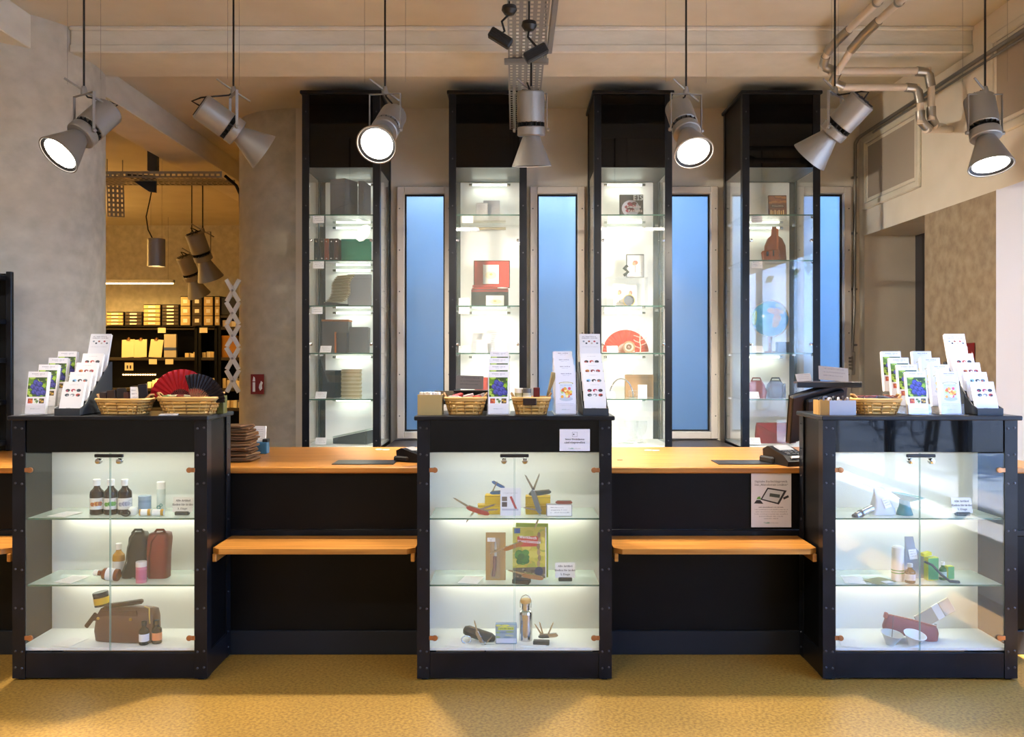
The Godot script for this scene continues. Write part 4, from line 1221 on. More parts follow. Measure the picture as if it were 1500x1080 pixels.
func sign_stand(label: String, where: Vector3, lines: Array) -> void:
	var s := thing("acrylic_sign", label, "sign", where, 0, "small notices in the display cases")
	part(s, "block", bx(V(0.068, 0.018, 0.03), 0.003), M.black, V(0, 0.009, 0))
	var c := part(s, "card", bx(V(0.1, 0.075, 0.002)), M.paper, V(0, 0.05, -0.008), V(-14, 0, 0))
	for i in lines.size():
		text(c, "lettering", lines[i], 0.0125, M.ink, V(0, 0.02 - 0.02 * i, 0.0016), Vector3.ZERO, true, true)

func basket(label: String, where: Vector3, w: float, d: float, h: float, turn := 0.0) -> void:
	var b := thing("wicker_basket", label, "basket", where, turn, "wicker baskets on the display cases")
	var ring := func(y: float, k: float, wave: float, ph: float) -> Array:
		var pts := []
		for i in 48:
			var a := TAU * i / 48.0
			var q := 1.0 + wave * sin(a * 12 + ph)
			var c := cos(a)
			var s := sin(a)
			pts.append(V(signf(c) * pow(absf(c), 0.55) * w / 2 * k * q, y, signf(s) * pow(absf(s), 0.55) * d / 2 * k * q))
		return pts
	part(b, "base", bx(V(w * 0.72, 0.006, d * 0.72), 0.002), M.wicker_dark, V(0, 0.004, 0))
	for i in 5:
		var y := 0.008 + (h - 0.016) * i / 4.0
		part(b, "woven_band", sh().tube(ring.call(y, 0.8 + 0.19 * i / 4.0, 0.018, PI * (i % 2)), h * 0.115, 6, true, 0.45), M.wicker if i % 2 == 0 else hexmat("bb8a42", 0.6))
	part(b, "rim", sh().tube(ring.call(h, 1.01, 0.01, 0), 0.007, 8, true), M.wicker)
	for i in 24:
		var p0: Vector3 = ring.call(0.004, 0.8, 0, 0)[i * 2]
		var p1: Vector3 = ring.call(h, 1.0, 0, 0)[i * 2]
		part(b, "stake", sh().tube([p0, p0.lerp(p1, 0.5) * V(1.01, 1, 1.01), p1], 0.0045, 5), M.wicker if i % 3 else M.wicker_dark)
	for s in [-1, 1]:
		part(b, "handle", sh().tube([V(s * w * 0.46, h, -0.03), V(s * w * 0.53, h + 0.022, -0.018), V(s * w * 0.53, h + 0.022, 0.018), V(s * w * 0.46, h, 0.03)], 0.006, 8), M.wicker_dark)

func fan(called: String, label: String, where: Vector3, r: float, a0: float, a1: float, leaf: Material, stick: Material, turn := Vector3.ZERO, inner := 0.42, sticks := 14) -> void:
	var f := thing(called, label, "folding fan", where, 0, "folding fans")
	f.rotation_degrees = turn
	var s := sh()
	var k := sticks * 2
	for i in k:
		var t0 := deg_to_rad(lerpf(a0, a1, float(i) / k))
		var t1 := deg_to_rad(lerpf(a0, a1, float(i + 1) / k))
		var z0 := 0.004 if i % 2 else -0.004
		s.quad(V(cos(t0) * r * inner, sin(t0) * r * inner, z0), V(cos(t1) * r * inner, sin(t1) * r * inner, -z0), V(cos(t1) * r, sin(t1) * r, -z0), V(cos(t0) * r, sin(t0) * r, z0), V(0, 0, 1))
	part(f, "pleated_leaf", s, leaf)
	for i in sticks + 1:
		var t := deg_to_rad(lerpf(a0, a1, float(i) / sticks))
		part(f, "stick", sh().box(V(r * inner * 0.52, 0, 0), V(r * inner * 1.1, r * 0.035, 0.0025), 0.0, Transform3D(Basis(V(0, 0, 1), t), V(0, 0, 0.0012 * (i % 2)))), stick)
	part(f, "pivot", sh().lathe([Vector2(0, 0.006), Vector2(0.006, 0.004), Vector2(0.006, -0.005)], 10, rot(90, 0, 0)), M.brass)

# acrylic rack with four tiers of leaflets
func leaflet_rack(which: String, x: float, z: float, m: Material, kind: String) -> void:
	var r := thing("leaflet_rack", "clear acrylic four tier rack of %s leaflets on the %s display case" % [kind, which], "rack", V(x, 1.293, -z))
	part(r, "base", bx(V(0.115, 0.006, 0.36), 0.002), M.acrylic, V(0, 0.003, -0.13))
	for k in 4:
		var zz := -0.095 * k
		var y := 0.034 * k + 0.004
		var tilt := V(-10, 0, 0)
		part(r, "pocket_back", bx(V(0.11, 0.21, 0.003)), M.acrylic, V(0, y + 0.105, zz - 0.038), tilt)
		part(r, "pocket_lip", bx(V(0.11, 0.05, 0.003)), M.acrylic, V(0, y + 0.027, zz + 0.012), tilt)
		if k > 0:
			part(r, "riser", bx(V(0.11, y, 0.003)), M.acrylic, V(0, y / 2, zz - 0.01))
		var l := thing("leaflet_stack", "stack of %s leaflets in the %s case rack, %s" % [kind, which, ["front tier", "second tier", "third tier", "rearmost tier"][k]], "leaflets", V(x, 1.293 + y + 0.003, -z + zz), 0, "%s leaflets" % kind)
		l.rotation_degrees.x = -10
		part(l, "cover", sh().box(V(0, 0.105, 0), V(0.099, 0.21, 0.002)), m)
		part(l, "sheets", bx(V(0.099, 0.209, 0.022)), M.paper, V(0, 0.1045, -0.0122))

# dark stepped cardboard rack with five tiers
func step_rack(which: String, x: float, z: float) -> void:
	var r := thing("stepped_rack", "dark cardboard stepped leaflet rack on the %s display case" % which, "rack", V(x, 1.293, -z))
	var st := PackedVector2Array([Vector2(0, 0), Vector2(0, 0.035), Vector2(0.05, 0.05), Vector2(0.33, 0.26), Vector2(0.345, 0.26), Vector2(0.345, 0)])
	for s in [-1, 1]:
		part(r, "side", sh().prism(st, 0.004, Transform3D(Basis(V(0, 0, -1), V(0, 1, 0), V(1, 0, 0)), V(s * 0.061, 0, 0.03))), M.dark_card)
	part(r, "front", bx(V(0.126, 0.036, 0.004), 0.001), M.dark_card, V(0, 0.018, 0.03))
	part(r, "back", bx(V(0.126, 0.26, 0.004)), M.dark_card, V(0, 0.13, -0.315))
	part(r, "bottom", bx(V(0.126, 0.004, 0.345)), M.dark_card, V(0, 0.002, -0.142))
	for k in 5:
		var zz := -0.066 * k
		var y := 0.022 + 0.047 * k
		if k > 0:
			part(r, "tier", bx(V(0.12, 0.004, 0.06)), M.dark_card, V(0, y - 0.004, zz - 0.002))
		var hh := 0.15 if k < 4 else 0.21
		var l := thing("leaflet_stack", "stack of small goods leaflets in the %s case stepped rack, %s" % [which, ["front tier", "second tier", "middle tier", "fourth tier", "tall rear tier"][k]], "leaflets", V(x, 1.293 + y, -z + zz + 0.008), 0, "goods leaflets in stepped racks")
		l.rotation_degrees.x = -20
		part(l, "cover", sh().box(V(0, hh / 2, 0), V(0.108, hh, 0.002)), M.title if k == 4 else M["goods%d" % [[4, 0, 3, 1][k], 0, 0][0]])
		part(l, "sheets", bx(V(0.107, hh - 0.002, 0.016)), M.paper, V(0, hh / 2, -0.0092))


# ---------------------------------------------------------------- what stands on the counter
func counter_goods() -> void:
	var kraft := hexmat("7a5a3c", 0.8)
	for k in 14:
		var w := rng.randf_range(0.13, 0.16)
		one("paper_bag", "folded brown paper bag in the counter stack, %s" % ORD[13 - k], "paper bag", bx(V(w, 0.012, 0.2), 0.004), hexmat(["6e5034", "7d5e40", "8a6a48", "644628"][k % 4], 0.85), V(-1.555 + rng.randf_range(-0.012, 0.012) + 0.002 * (13 - k), 1.004 + 0.0145 * k, -5.0 + rng.randf_range(-0.015, 0.015)), V(rng.randf_range(-2, 2), rng.randf_range(-8, 8), rng.randf_range(-1.5, 1.5)), "brown paper bags stacked on the counter")
	var nb := thing("note_holder", "small blue holder with upright paper slips beside the paper bags", "holder", V(X(383, 5.35), 0.998, -5.35))
	part(nb, "tray", bx(V(0.085, 0.07, 0.06), 0.004), hexmat("3f6d8a", 0.4), V(0, 0.035, 0.01))
	part(nb, "slips", bx(V(0.075, 0.155, 0.02), 0.002), M.list_text, V(-0.015, 0.085, -0.015), V(-6, 0, 0))
	part(nb, "black_corner", bx(V(0.03, 0.02, 0.05), 0.002), M.black, V(0.03, 0.078, 0.01))
	for b in [[536, "dark counter mat in front of the first tall showcase"], [1090, "dark counter mat near the card terminal"]]:
		var m := thing("counter_mat", b[1], "mat", V(X(b[0], 4.9), 0.998, -4.88), 0, "dark counter mats")
		part(m, "pad", sh().prism(PackedVector2Array([Vector2(-0.165, -0.09), Vector2(0.165, -0.09), Vector2(0.165, 0.09), Vector2(-0.165, 0.09)]), 0.004, Transform3D(Basis(V(1, 0, 0), V(0, 0, 1), V(0, 1, 0)), V(0, 0.002, 0))), hexmat("26262a", 0.3))
		part(m, "rim", bx(V(0.334, 0.002, 0.184)), hexmat("3a3632", 0.4), V(0, 0.001, 0))
	for b in [[560, 5.55, "left pair of small round coasters on the counter"], [955, 5.5, "right pair of small round coasters on the counter"]]:
		var c := thing("coasters", b[2], "coasters", V(X(b[0], b[1]), 0.998, -b[1]), 0, "pairs of coasters on the counter")
		for s in [-1, 1]:
			part(c, "disc", sh().lathe([Vector2(0, 0.004), Vector2(0.022, 0.004), Vector2(0.023, 0)], 18), hexmat("c8c4bc", 0.4), V(s * 0.024, 0, 0.006 * s))
	one("cable_port", "small dark cable slot in the counter right of the middle display case", "slot", bx(V(0.03, 0.002, 0.012), 0.001), M.black, V(X(908, 5.0), 0.999, -5.0))
	# poster taped under the worktop
	var p := thing("poster", "white poster with a tablet picture on the right counter front", "poster", V(X(1129.5, 4.71), Y(732, 4.71), -4.708))
	part(p, "sheet", bx(V(0.212, 0.293, 0.003)), hexmat("d6d2d4", 0.5))
	text(p, "lettering", "Digitales Nachschlagewerk.", 0.0135, M.ink, V(0, 0.096, 0.0018))
	text(p, "lettering", "Das „Manufactum Lexikon“", 0.0135, M.ink, V(0, 0.079, 0.0018))
	var tab := PackedVector2Array()
	for q in [[-0.058, 0.0], [-0.02, 0.064], [0.082, 0.048], [0.04, -0.026]]:
		tab.append(Vector2(q[0], q[1]))
	part(p, "tablet_print", sh().prism(tab, 0.0012), M.ink, V(0, 0, 0.0018))
	var scr := PackedVector2Array()
	for q in [[-0.048, 0.004], [-0.017, 0.056], [0.066, 0.043], [0.033, -0.016]]:
		scr.append(Vector2(q[0], q[1]))
	part(p, "screen_print", sh().prism(scr, 0.0012), hexmat("c2c4c8", 0.5), V(0, 0, 0.0022))
	part(p, "picture_print", bx(V(0.055, 0.018, 0.001)), hexmat("4a5250", 0.6), V(0.018, 0.022, 0.003), V(0, 0, -8))
	part(p, "plant_print", sh().prism(PackedVector2Array([Vector2(-0.024, -0.014), Vector2(0.026, -0.016), Vector2(0.01, 0.004), Vector2(-0.01, 0.004)]), 0.001), M.ink, V(-0.068, -0.006, 0.0018))
	part(p, "leaf_print", sh().prism(PackedVector2Array([Vector2(-0.012, 0.0), Vector2(0.012, 0.0), Vector2(0.006, 0.016), Vector2(-0.006, 0.012)]), 0.001), hexmat("6a9a4a", 0.6), V(-0.066, 0.002, 0.0022))
	part(p, "stand_print", bx(V(0.03, 0.012, 0.001)), M.ink, V(0.078, 0.012, 0.0018), V(0, 0, 25))
	var body := page(160, 72, "d6d2d4")
	for i in 6:
		var inset: float = [0.12, 0.0, 0.02, 0.0, 0.14, 0.28][i]
		strokes(body, inset, 1.0 - inset, 0.04 + 0.16 * i, 0.085, "4a4850" if i == 0 else "86848a")
	part(p, "small_print", bx(V(0.175, 0.075, 0.001)), printed("poster_print", body), V(0, -0.072, 0.0018))
	var lg := page(96, 12, "d6d2d4")
	strokes(lg, 0.0, 0.44, 0.1, 0.8, "1f7a58")
	strokes(lg, 0.48, 1.0, 0.25, 0.6, "9a969c")
	M.logo = printed("logo", lg)
	part(p, "logo_print", bx(V(0.078, 0.011, 0.001)), M.logo, V(0.0, -0.123, 0.0018))
	# notice stuck to the middle case
	var n := thing("notice", "white notice stuck on the middle display case header", "sign", V(X(842, CASE_Z), Y(645, CASE_Z), -CASE_Z - 0.006))
	part(n, "sheet", bx(V(0.148, 0.107, 0.002)), hexmat("d2d0d8", 0.5))
	part(n, "icon_print", bx(V(0.026, 0.024, 0.001)), hexmat("9a98a2", 0.5), V(0, 0.028, 0.0013))
	part(n, "icon_field", bx(V(0.022, 0.020, 0.001)), hexmat("d2d0d8", 0.5), V(0, 0.028, 0.0017))
	part(n, "icon_dot", bx(V(0.006, 0.006, 0.001)), M.ink, V(-0.005, 0.028, 0.0021))
	text(n, "lettering", "Neue Preislisten", 0.0115, M.ink, V(0, 0.003, 0.0014), Vector3.ZERO, true, true)
	text(n, "lettering", "sind eingetroffen", 0.0115, M.ink, V(0, -0.012, 0.0014), Vector3.ZERO, true, true)
	part(n, "logo_print", bx(V(0.06, 0.009, 0.001)), M.logo, V(0, -0.041, 0.0013))
	# till screen seen from behind, with a shelf for notices
	var t := thing("till_screen", "black till screen seen from behind at the right end of the counter", "monitor", V(1.655, 0.998, -5.02), 0)
	part(t, "foot", bx(V(0.22, 0.02, 0.2), 0.006), M.black, V(0.06, 0.01, 0))
	part(t, "neck", sh().tube([V(0.06, 0.02, 0), V(0.06, 0.2, -0.03)], 0.025, 12), M.black)
	var sc := part(t, "screen", bx(V(0.38, 0.30, 0.035), 0.006), M.black, V(0.06, 0.27, 0.0), V(22, 24, 14))
	part(sc, "rear_cover", bx(V(0.26, 0.2, 0.03), 0.01), hexmat("17171a", 0.5), V(0.02, 0.02, 0.03))
	part(sc, "bezel", bx(V(0.385, 0.305, 0.006), 0.002), hexmat("202024", 0.3), V(0, 0, -0.018))
	part(t, "notice_shelf", bx(V(0.36, 0.012, 0.07), 0.002), hexmat("3a3236", 0.4), V(0.10, 0.438, 0.05))
	part(t, "shelf_lip", bx(V(0.36, 0.03, 0.01), 0.002), M.black, V(0.10, 0.425, 0.082))
	one("till_notice", "grey printed notice leaning on top of the till screen", "notice", bx(V(0.165, 0.085, 0.003)), M.grey_text, V(1.80, 1.483, -5.0), V(-25, 0, -6))
	one("till_notice", "smaller grey notice lying on the till screen's left corner", "notice", bx(V(0.085, 0.05, 0.003)), M.grey_text, V(1.625, 1.463, -4.98), V(-35, 0, 4))
	terminal("black card payment terminal on the counter beside the right display case", V(X(1150, 4.83), 0.998, -4.83), 20, 1.25)
	terminal("black device half hidden behind the middle display case", V(X(607, 4.95), 0.998, -4.95), 60, 1.0)

func terminal(label: String, where: Vector3, turn: float, k: float) -> void:
	var t := thing("card_terminal", label, "card terminal", where, turn, "black counter devices")
	var prof := PackedVector2Array([Vector2(-0.08, 0), Vector2(0.09, 0), Vector2(0.095, 0.02), Vector2(0.06, 0.045), Vector2(-0.05, 0.075), Vector2(-0.085, 0.06)])
	part(t, "body", sh().prism(prof, 0.11 * k, Transform3D(Basis(V(0, 0, 1) * k, V(0, 1, 0) * k, V(-1, 0, 0)), Vector3.ZERO)), hexmat("141416", 0.35))
	part(t, "cradle", bx(V(0.13, 0.03, 0.1) * k, 0.008), M.black, V(0.0, 0.015 * k, -0.05 * k))
	part(t, "screen_cover", bx(V(0.075, 0.004, 0.05) * k, 0.001), hexmat("8a8c90", 0.15), V(0, 0.068 * k, -0.01 * k), V(18, 0, 0))
	part(t, "paper_slot", bx(V(0.06, 0.012, 0.01) * k, 0.002), hexmat("c9c9cc", 0.4), V(0, 0.036 * k, 0.082 * k), V(-40, 0, 0))
	for i in 3:
		for j in 3:
			part(t, "key", bx(V(0.018, 0.005, 0.009) * k, 0.001), hexmat("45464a", 0.5), V((i - 1) * 0.024 * k, (0.058 - 0.005 * j) * k, (0.03 + 0.014 * j) * k), V(22, 0, 0))


func case_tops() -> void:
	var T := 1.293
	var z := 4.36
	leaflet_rack("left", X(51, z), z, M.fruit, "blueberry")
	step_rack("left", X(103, z), z)
	basket("left one of the two wicker baskets on the left display case", V(X(184, 4.45), T, -4.45), 0.26, 0.17, 0.075, -6)
	basket("right one of the two wicker baskets on the left display case, holding fans", V(X(280, 4.47), T, -4.47), 0.30, 0.18, 0.082, 4)
	leaflet_rack("middle", X(730, z), z, M.fruit, "blueberry")
	leaflet_rack("middle", X(829, z), z, M.jar, "sweet jar")
	step_rack("middle", X(872, z), z)
	basket("wicker basket of wrapped sweets on the middle display case", V(X(682, 4.44), T, -4.44), 0.20, 0.15, 0.082)
	basket("wicker basket of jars on the middle display case", V(X(778, 4.44), T, -4.44), 0.185, 0.15, 0.082)
	leaflet_rack("right", X(1346, z), z, M.fruit, "blueberry")
	leaflet_rack("right", X(1394, z), z, M.jar, "sweet jar")
	step_rack("right", X(1446, z), z)
	basket("wicker basket of pouches on the right display case", V(X(1283, 4.45), T, -4.45), 0.22, 0.16, 0.075)
	# left baskets
	for k in 6:
		carton("small_packet", "small dark packet in the left basket of the left display case, %s" % ["at its left end", "left of its middle", "at its middle", "right of its middle", "with a white label", "at its right end"][k], "packet", V(X(156 + 11 * k, 4.45), T + 0.05 + 0.01 * (k % 3), -4.45), V(0.042, 0.06 + 0.02 * (k / 4), 0.05), hexmat(["2a1c18", "3a2a22", "241e1c", "4a2a22", "2c2626", "1c1a1c"][k], 0.35), M.tag_text if k == 4 else null, V(0, 20 * (k % 3) - 20, 6 * (k % 2)), "dark packets in the left basket")
	fan("red_fan", "open red folding fan standing in a basket on the left display case", V(X(264, 4.52), T + 0.065, -4.52), 0.16, 18, 172, hexmat("a3161c", 0.6), hexmat("5a1414", 0.5), V(-8, 0, 4), 0.35)
	fan("black_fan", "open black folding fan with wooden sticks on the left display case", V(X(284, 4.42), T + 0.05, -4.42), 0.155, 10, 118, hexmat("1c1416", 0.5), hexmat("7a4a30", 0.5), V(-12, 0, -6), 0.5)
	for k in 4:
		carton("sweet_packet", "patterned sweet packet below the red fan, %s" % ["leftmost", "second", "third", "rightmost"][k], "packet", V(X(246 + 9 * k, 4.46), T + 0.05, -4.46), V(0.035, 0.045, 0.03), hexmat(["8aa070", "c7c29a", "7a3a2c", "a9a88a"][k], 0.4), null, V(0, 15 * k - 20, 10 - 6 * k), "sweet packets under the red fan")
	carton("olive_tin", "olive green box at the right end of the left display case", "box", V(X(325, 4.50), T, -4.50), V(0.035, 0.09, 0.06), hexmat("4a4a22", 0.4))
	card("price_card", "small white card lying in front of the fan basket", "card", V(X(245, 4.34), T + 0.001, -4.345), 0.09, 0.03, M.tag_text, V(-80, 0, 0))
	# middle case
	var wb := thing("beige_box", "open beige box filled with small white rolls on the middle display case", "box", V(X(631, 4.42), T, -4.42))
	for s in [-1, 1]:
		part(wb, "side", bx(V(0.004, 0.1, 0.11)), hexmat("a38b5a", 0.6), V(s * 0.058, 0.05, 0))
		part(wb, "side", bx(V(0.12, 0.1, 0.004)), hexmat("a38b5a", 0.6), V(0, 0.05, s * 0.055))
	part(wb, "bottom", bx(V(0.116, 0.004, 0.108)), hexmat("a38b5a", 0.6), V(0, 0.003, 0))
	for k in 10:
		one("paper_roll", "small white paper roll in the %s row of the beige box, %s" % [["front", "rear"][k / 5], NTH[k % 5]], "roll", sh().lathe([Vector2(0, 0), Vector2(0.0095, 0), Vector2(0.0095, 0.105), Vector2(0, 0.107)], 14), hexmat(["ebe4da", "d9cfc4"][k % 2], 0.7), V(X(631, 4.42) - 0.042 + 0.021 * (k % 5), T + 0.006, -4.405 - 0.03 * (k / 5)), V(4 * (k % 3) - 4, 0, 3 * (k % 2)), "paper rolls in the beige box")
	for k in 9:
		carton("wrapped_sweet", "wrapped sweet in the basket beside the beige box, %s" % ["brown at the left", "grey at the left rear", "red", "white at the front", "turquoise", "pink at the middle", "grey at the right", "red at the right", "silver at the right end"][k], "packet", V(X(660 + 5.5 * k, 4.44), T + 0.062 + 0.008 * (k % 3), -4.44 + 0.02 * ((k % 2) * 2 - 1)), V(0.05, 0.022, 0.028), hexmat(["6a4a40", "8a7a78", "a02824", "e0dcd8", "2a8a90", "c09a9a", "7a6a6a", "c03028", "a8a4a4"][k], 0.35), null, V(10, 35 * (k % 4) - 40, 14 * (k % 3) - 14), "wrapped sweets in the basket")
	var dv := thing("till_printer", "dark receipt printer behind the sweets basket", "printer", V(X(652, 4.8), 0.998, -4.82))
	part(dv, "body", bx(V(0.14, 0.30, 0.12), 0.01), M.black, V(0, 0.15, 0))
	part(dv, "cover", bx(V(0.13, 0.09, 0.02), 0.004), hexmat("4a4238", 0.4), V(0.0, 0.355, -0.03), V(-35, 0, 0))
	part(dv, "arm", bx(V(0.13, 0.06, 0.05), 0.006), M.black, V(0.0, 0.32, -0.01))
	part(dv, "paper_strip", bx(V(0.06, 0.035, 0.003)), M.tag_text, V(0.02, 0.31, 0.066), V(-20, 0, 0))
	var gs := thing("till_screen", "dark till screen with a notice shelf behind the middle display case", "monitor", V(X(692, 4.86), 0.998, -4.86))
	part(gs, "screen", bx(V(0.2, 0.30, 0.03), 0.006), M.black, V(0, 0.24, 0), V(10, 0, 0))
	part(gs, "foot", bx(V(0.14, 0.1, 0.12), 0.006), M.black, V(0, 0.05, 0))
	part(gs, "notice_shelf", bx(V(0.20, 0.012, 0.06), 0.002), hexmat("241f20", 0.4), V(0, 0.394, 0.02))
	one("till_notice", "grey printed notice standing behind the sweets basket", "notice", bx(V(0.15, 0.075, 0.003)), M.grey_text, V(X(688, 4.85), 1.44, -4.85), V(-15, 0, -2))
	for k in 2:
		tin("sweet_jar", ["jar of sweets with a pale round lid", "jar of sweets with a grey clamp lid"][k] + " in the middle display case basket", "jar", V(X(760 + 12 * k, 4.44), T + 0.035, -4.44 + 0.015 * k), 0.021, 0.095, hexmat(["a9a47a", "b8b59a"][k], 0.2), hexmat(["ddd6c8", "5a5654"][k], 0.3), hexmat(["c2bf9a", "d9d6c4"][k], 0.5), "jars in the basket")
	for k in 3:
		carton("red_tin", ["upper dark red tin", "lower dark red tin", "dark red tin at the right"][k] + " in the middle display case basket", "tin", V(X([786, 787, 794][k], 4.44), T + [0.085, 0.035, 0.03][k], -4.44 - [0.004, 0.0, 0.03][k]), V([0.032, 0.036, 0.03][k], 0.048, 0.03), hexmat(["5a1c1c", "7a2622", "3a1616"][k], 0.35), null, Vector3.ZERO, "red tins in the basket")
	one("brown_bar", "dark brown chocolate bar tucked into the front of the jar basket", "bar", bx(V(0.066, 0.034, 0.01), 0.002), hexmat("24120f", 0.35), V(X(776, 4.35), T + 0.066, -4.352), V(-14, 0, 0))
	fan("cream_fan", "folded cream fan leaning beside the jar basket", V(X(799, 4.45), T + 0.055, -4.45), 0.16, 66, 78, hexmat("c9bb98", 0.6), hexmat("a9966c", 0.6), V(0, 20, 0), 0.4, 5)
	# right case
	var cb := thing("watch_box", "open grey card box with a kraft side on the right display case", "box", V(X(1222, 4.42), T, -4.42))
	part(cb, "front", bx(V(0.13, 0.072, 0.003)), hexmat("a3a4ac", 0.5), V(0.022, 0.036, 0.055))
	part(cb, "kraft_front", bx(V(0.05, 0.072, 0.003)), hexmat("b08a52", 0.6), V(-0.066, 0.036, 0.045), V(0, -24, 0))
	part(cb, "rear", bx(V(0.17, 0.072, 0.003)), hexmat("b08a52", 0.6), V(0, 0.036, -0.05))
	for s in [-1, 1]:
		part(cb, "end", bx(V(0.003, 0.072, 0.1)), hexmat("b08a52", 0.6), V(s * 0.086, 0.036, 0))
	part(cb, "bottom", bx(V(0.17, 0.003, 0.1)), hexmat("b08a52", 0.6), V(0, 0.002, 0))
	for k in 7:
		var rr := 0.016
		one("key_ring", "small ringed tag standing in the grey card box, %s" % ["leftmost", "second", "third", "fourth", "fifth", "sixth", "rightmost"][k], "key ring", sh().lathe([Vector2(rr * 0.55, -0.004), Vector2(rr, -0.004), Vector2(rr, 0.004), Vector2(rr * 0.55, 0.004), Vector2(rr * 0.55, -0.004)], 18, rot(80, 15 * k, 0)), hexmat(["2a2a2e", "6a6668", "d0ccc8", "1c1c20", "d8d4d0", "3a3436", "8a8486"][k], 0.4), V(X(1222, 4.42) - 0.066 + 0.022 * k, T + 0.07 + 0.006 * (k % 2), -4.42), Vector3.ZERO, "ringed tags in the card box")
	for k in 5:
		var pp := thing("soft_pouch", "soft %s pouch in the basket on the right display case" % ["brown left", "dark purple", "blue and red", "navy", "maroon right"][k], "pouch", V(X(1262 + 11 * k, 4.45), T + 0.074, -4.45 + 0.01 * (k % 2)), 0, "pouches in the basket")
		part(pp, "body", sh().lathe([Vector2(0, -0.016), Vector2(0.026, -0.01), Vector2(0.034, 0.0), Vector2(0.026, 0.011), Vector2(0, 0.015)], 14, Transform3D(Basis.from_euler(V(0.3, 0.5 * k, 0.2 * (k % 3) - 0.2)).scaled(V(1.3, 1, 0.8)), Vector3.ZERO), true), hexmat(["4a2a2a", "3a2438", "2c3a6a", "23283c", "4a2428"][k], 0.7))
		part(pp, "zip", sh().tube([V(-0.028, 0.013, 0.006), V(0, 0.019, 0.008), V(0.028, 0.013, 0.006)], 0.0025, 6), hexmat("8a3a34", 0.5))
	carton("brown_carton_small", "small brown box behind the leaflets on the right display case", "box", V(X(1300, 4.62), T, -4.62), V(0.03, 0.09, 0.05), hexmat("5a3c22", 0.6))


# ---------------------------------------------------------------- goods inside the low cases
const S1 := 0.789
const S2 := 0.462
const S3 := 0.154

func knife(label: String, where: Vector3, turn: Vector3, handle: Material, ln: float, blades: Array, group := "pocket knives") -> Node3D:
	var k := thing("pocket_knife", label, "knife", where, 0, group)
	k.rotation_degrees = turn
	var o := PackedVector2Array()
	for i in 16:
		var a := TAU * i / 16
		o.append(Vector2(signf(cos(a)) * pow(absf(cos(a)), 0.5) * ln / 2, sin(a) * ln * 0.1))
	part(k, "handle", sh().prism(o, ln * 0.12), handle)
	part(k, "spine", bx(V(ln * 0.86, ln * 0.035, ln * 0.13), 0.0006), M.chrome, V(0, ln * 0.1, 0))
	for b in blades:
		var p := PackedVector2Array([Vector2(0, -ln * 0.045), Vector2(ln * 0.62, -ln * 0.02), Vector2(ln * 0.72, ln * 0.03), Vector2(ln * 0.5, ln * 0.045), Vector2(0, ln * 0.045)])
		part(k, "blade", sh().prism(p, 0.0022, Transform3D(Basis(V(0, 0, 1), deg_to_rad(b[1])), V(b[0] * ln / 2, ln * 0.05, 0))), M.chrome)
	return k

func loft(rings: Array, m := 20) -> Shape:
	# soft body from rounded rectangles: each ring is [y, half width, half depth, shift x, shift z]
	var s := sh()
	var pts := []
	for r in rings:
		var row := []
		for i in m:
			var a := TAU * i / m
			row.append(V(r[3] + signf(cos(a)) * pow(absf(cos(a)), 0.5) * r[1], r[0], r[4] + signf(sin(a)) * pow(absf(sin(a)), 0.5) * r[2]))
		pts.append(row)
	var nrm := func(i: int, k: int) -> Vector3:
		var a: Vector3 = pts[i][(k + 1) % m] - pts[i][(k - 1 + m) % m]
		var b: Vector3 = pts[mini(i + 1, pts.size() - 1)][k] - pts[maxi(i - 1, 0)][k]
		var q := b.cross(a)
		var mid := V(rings[i][3], rings[i][0], rings[i][4])
		return q if q.dot(pts[i][k] - mid) > 0 else -q
	for i in pts.size() - 1:
		for k in m:
			var l := (k + 1) % m
			s.tri(pts[i][k], pts[i][l], pts[i + 1][l], nrm.call(i, k), nrm.call(i, l), nrm.call(i + 1, l))
			s.tri(pts[i][k], pts[i + 1][l], pts[i + 1][k], nrm.call(i, k), nrm.call(i + 1, l), nrm.call(i + 1, k))
	for e in [0, pts.size() - 1]:
		var mid := V(rings[e][3], rings[e][0], rings[e][4])
		var q := V(0, -1, 0) if e == 0 else V(0, 1, 0)
		for k in m:
			s.tri(mid, pts[e][k], pts[e][(k + 1) % m], q, q, q)
	return s

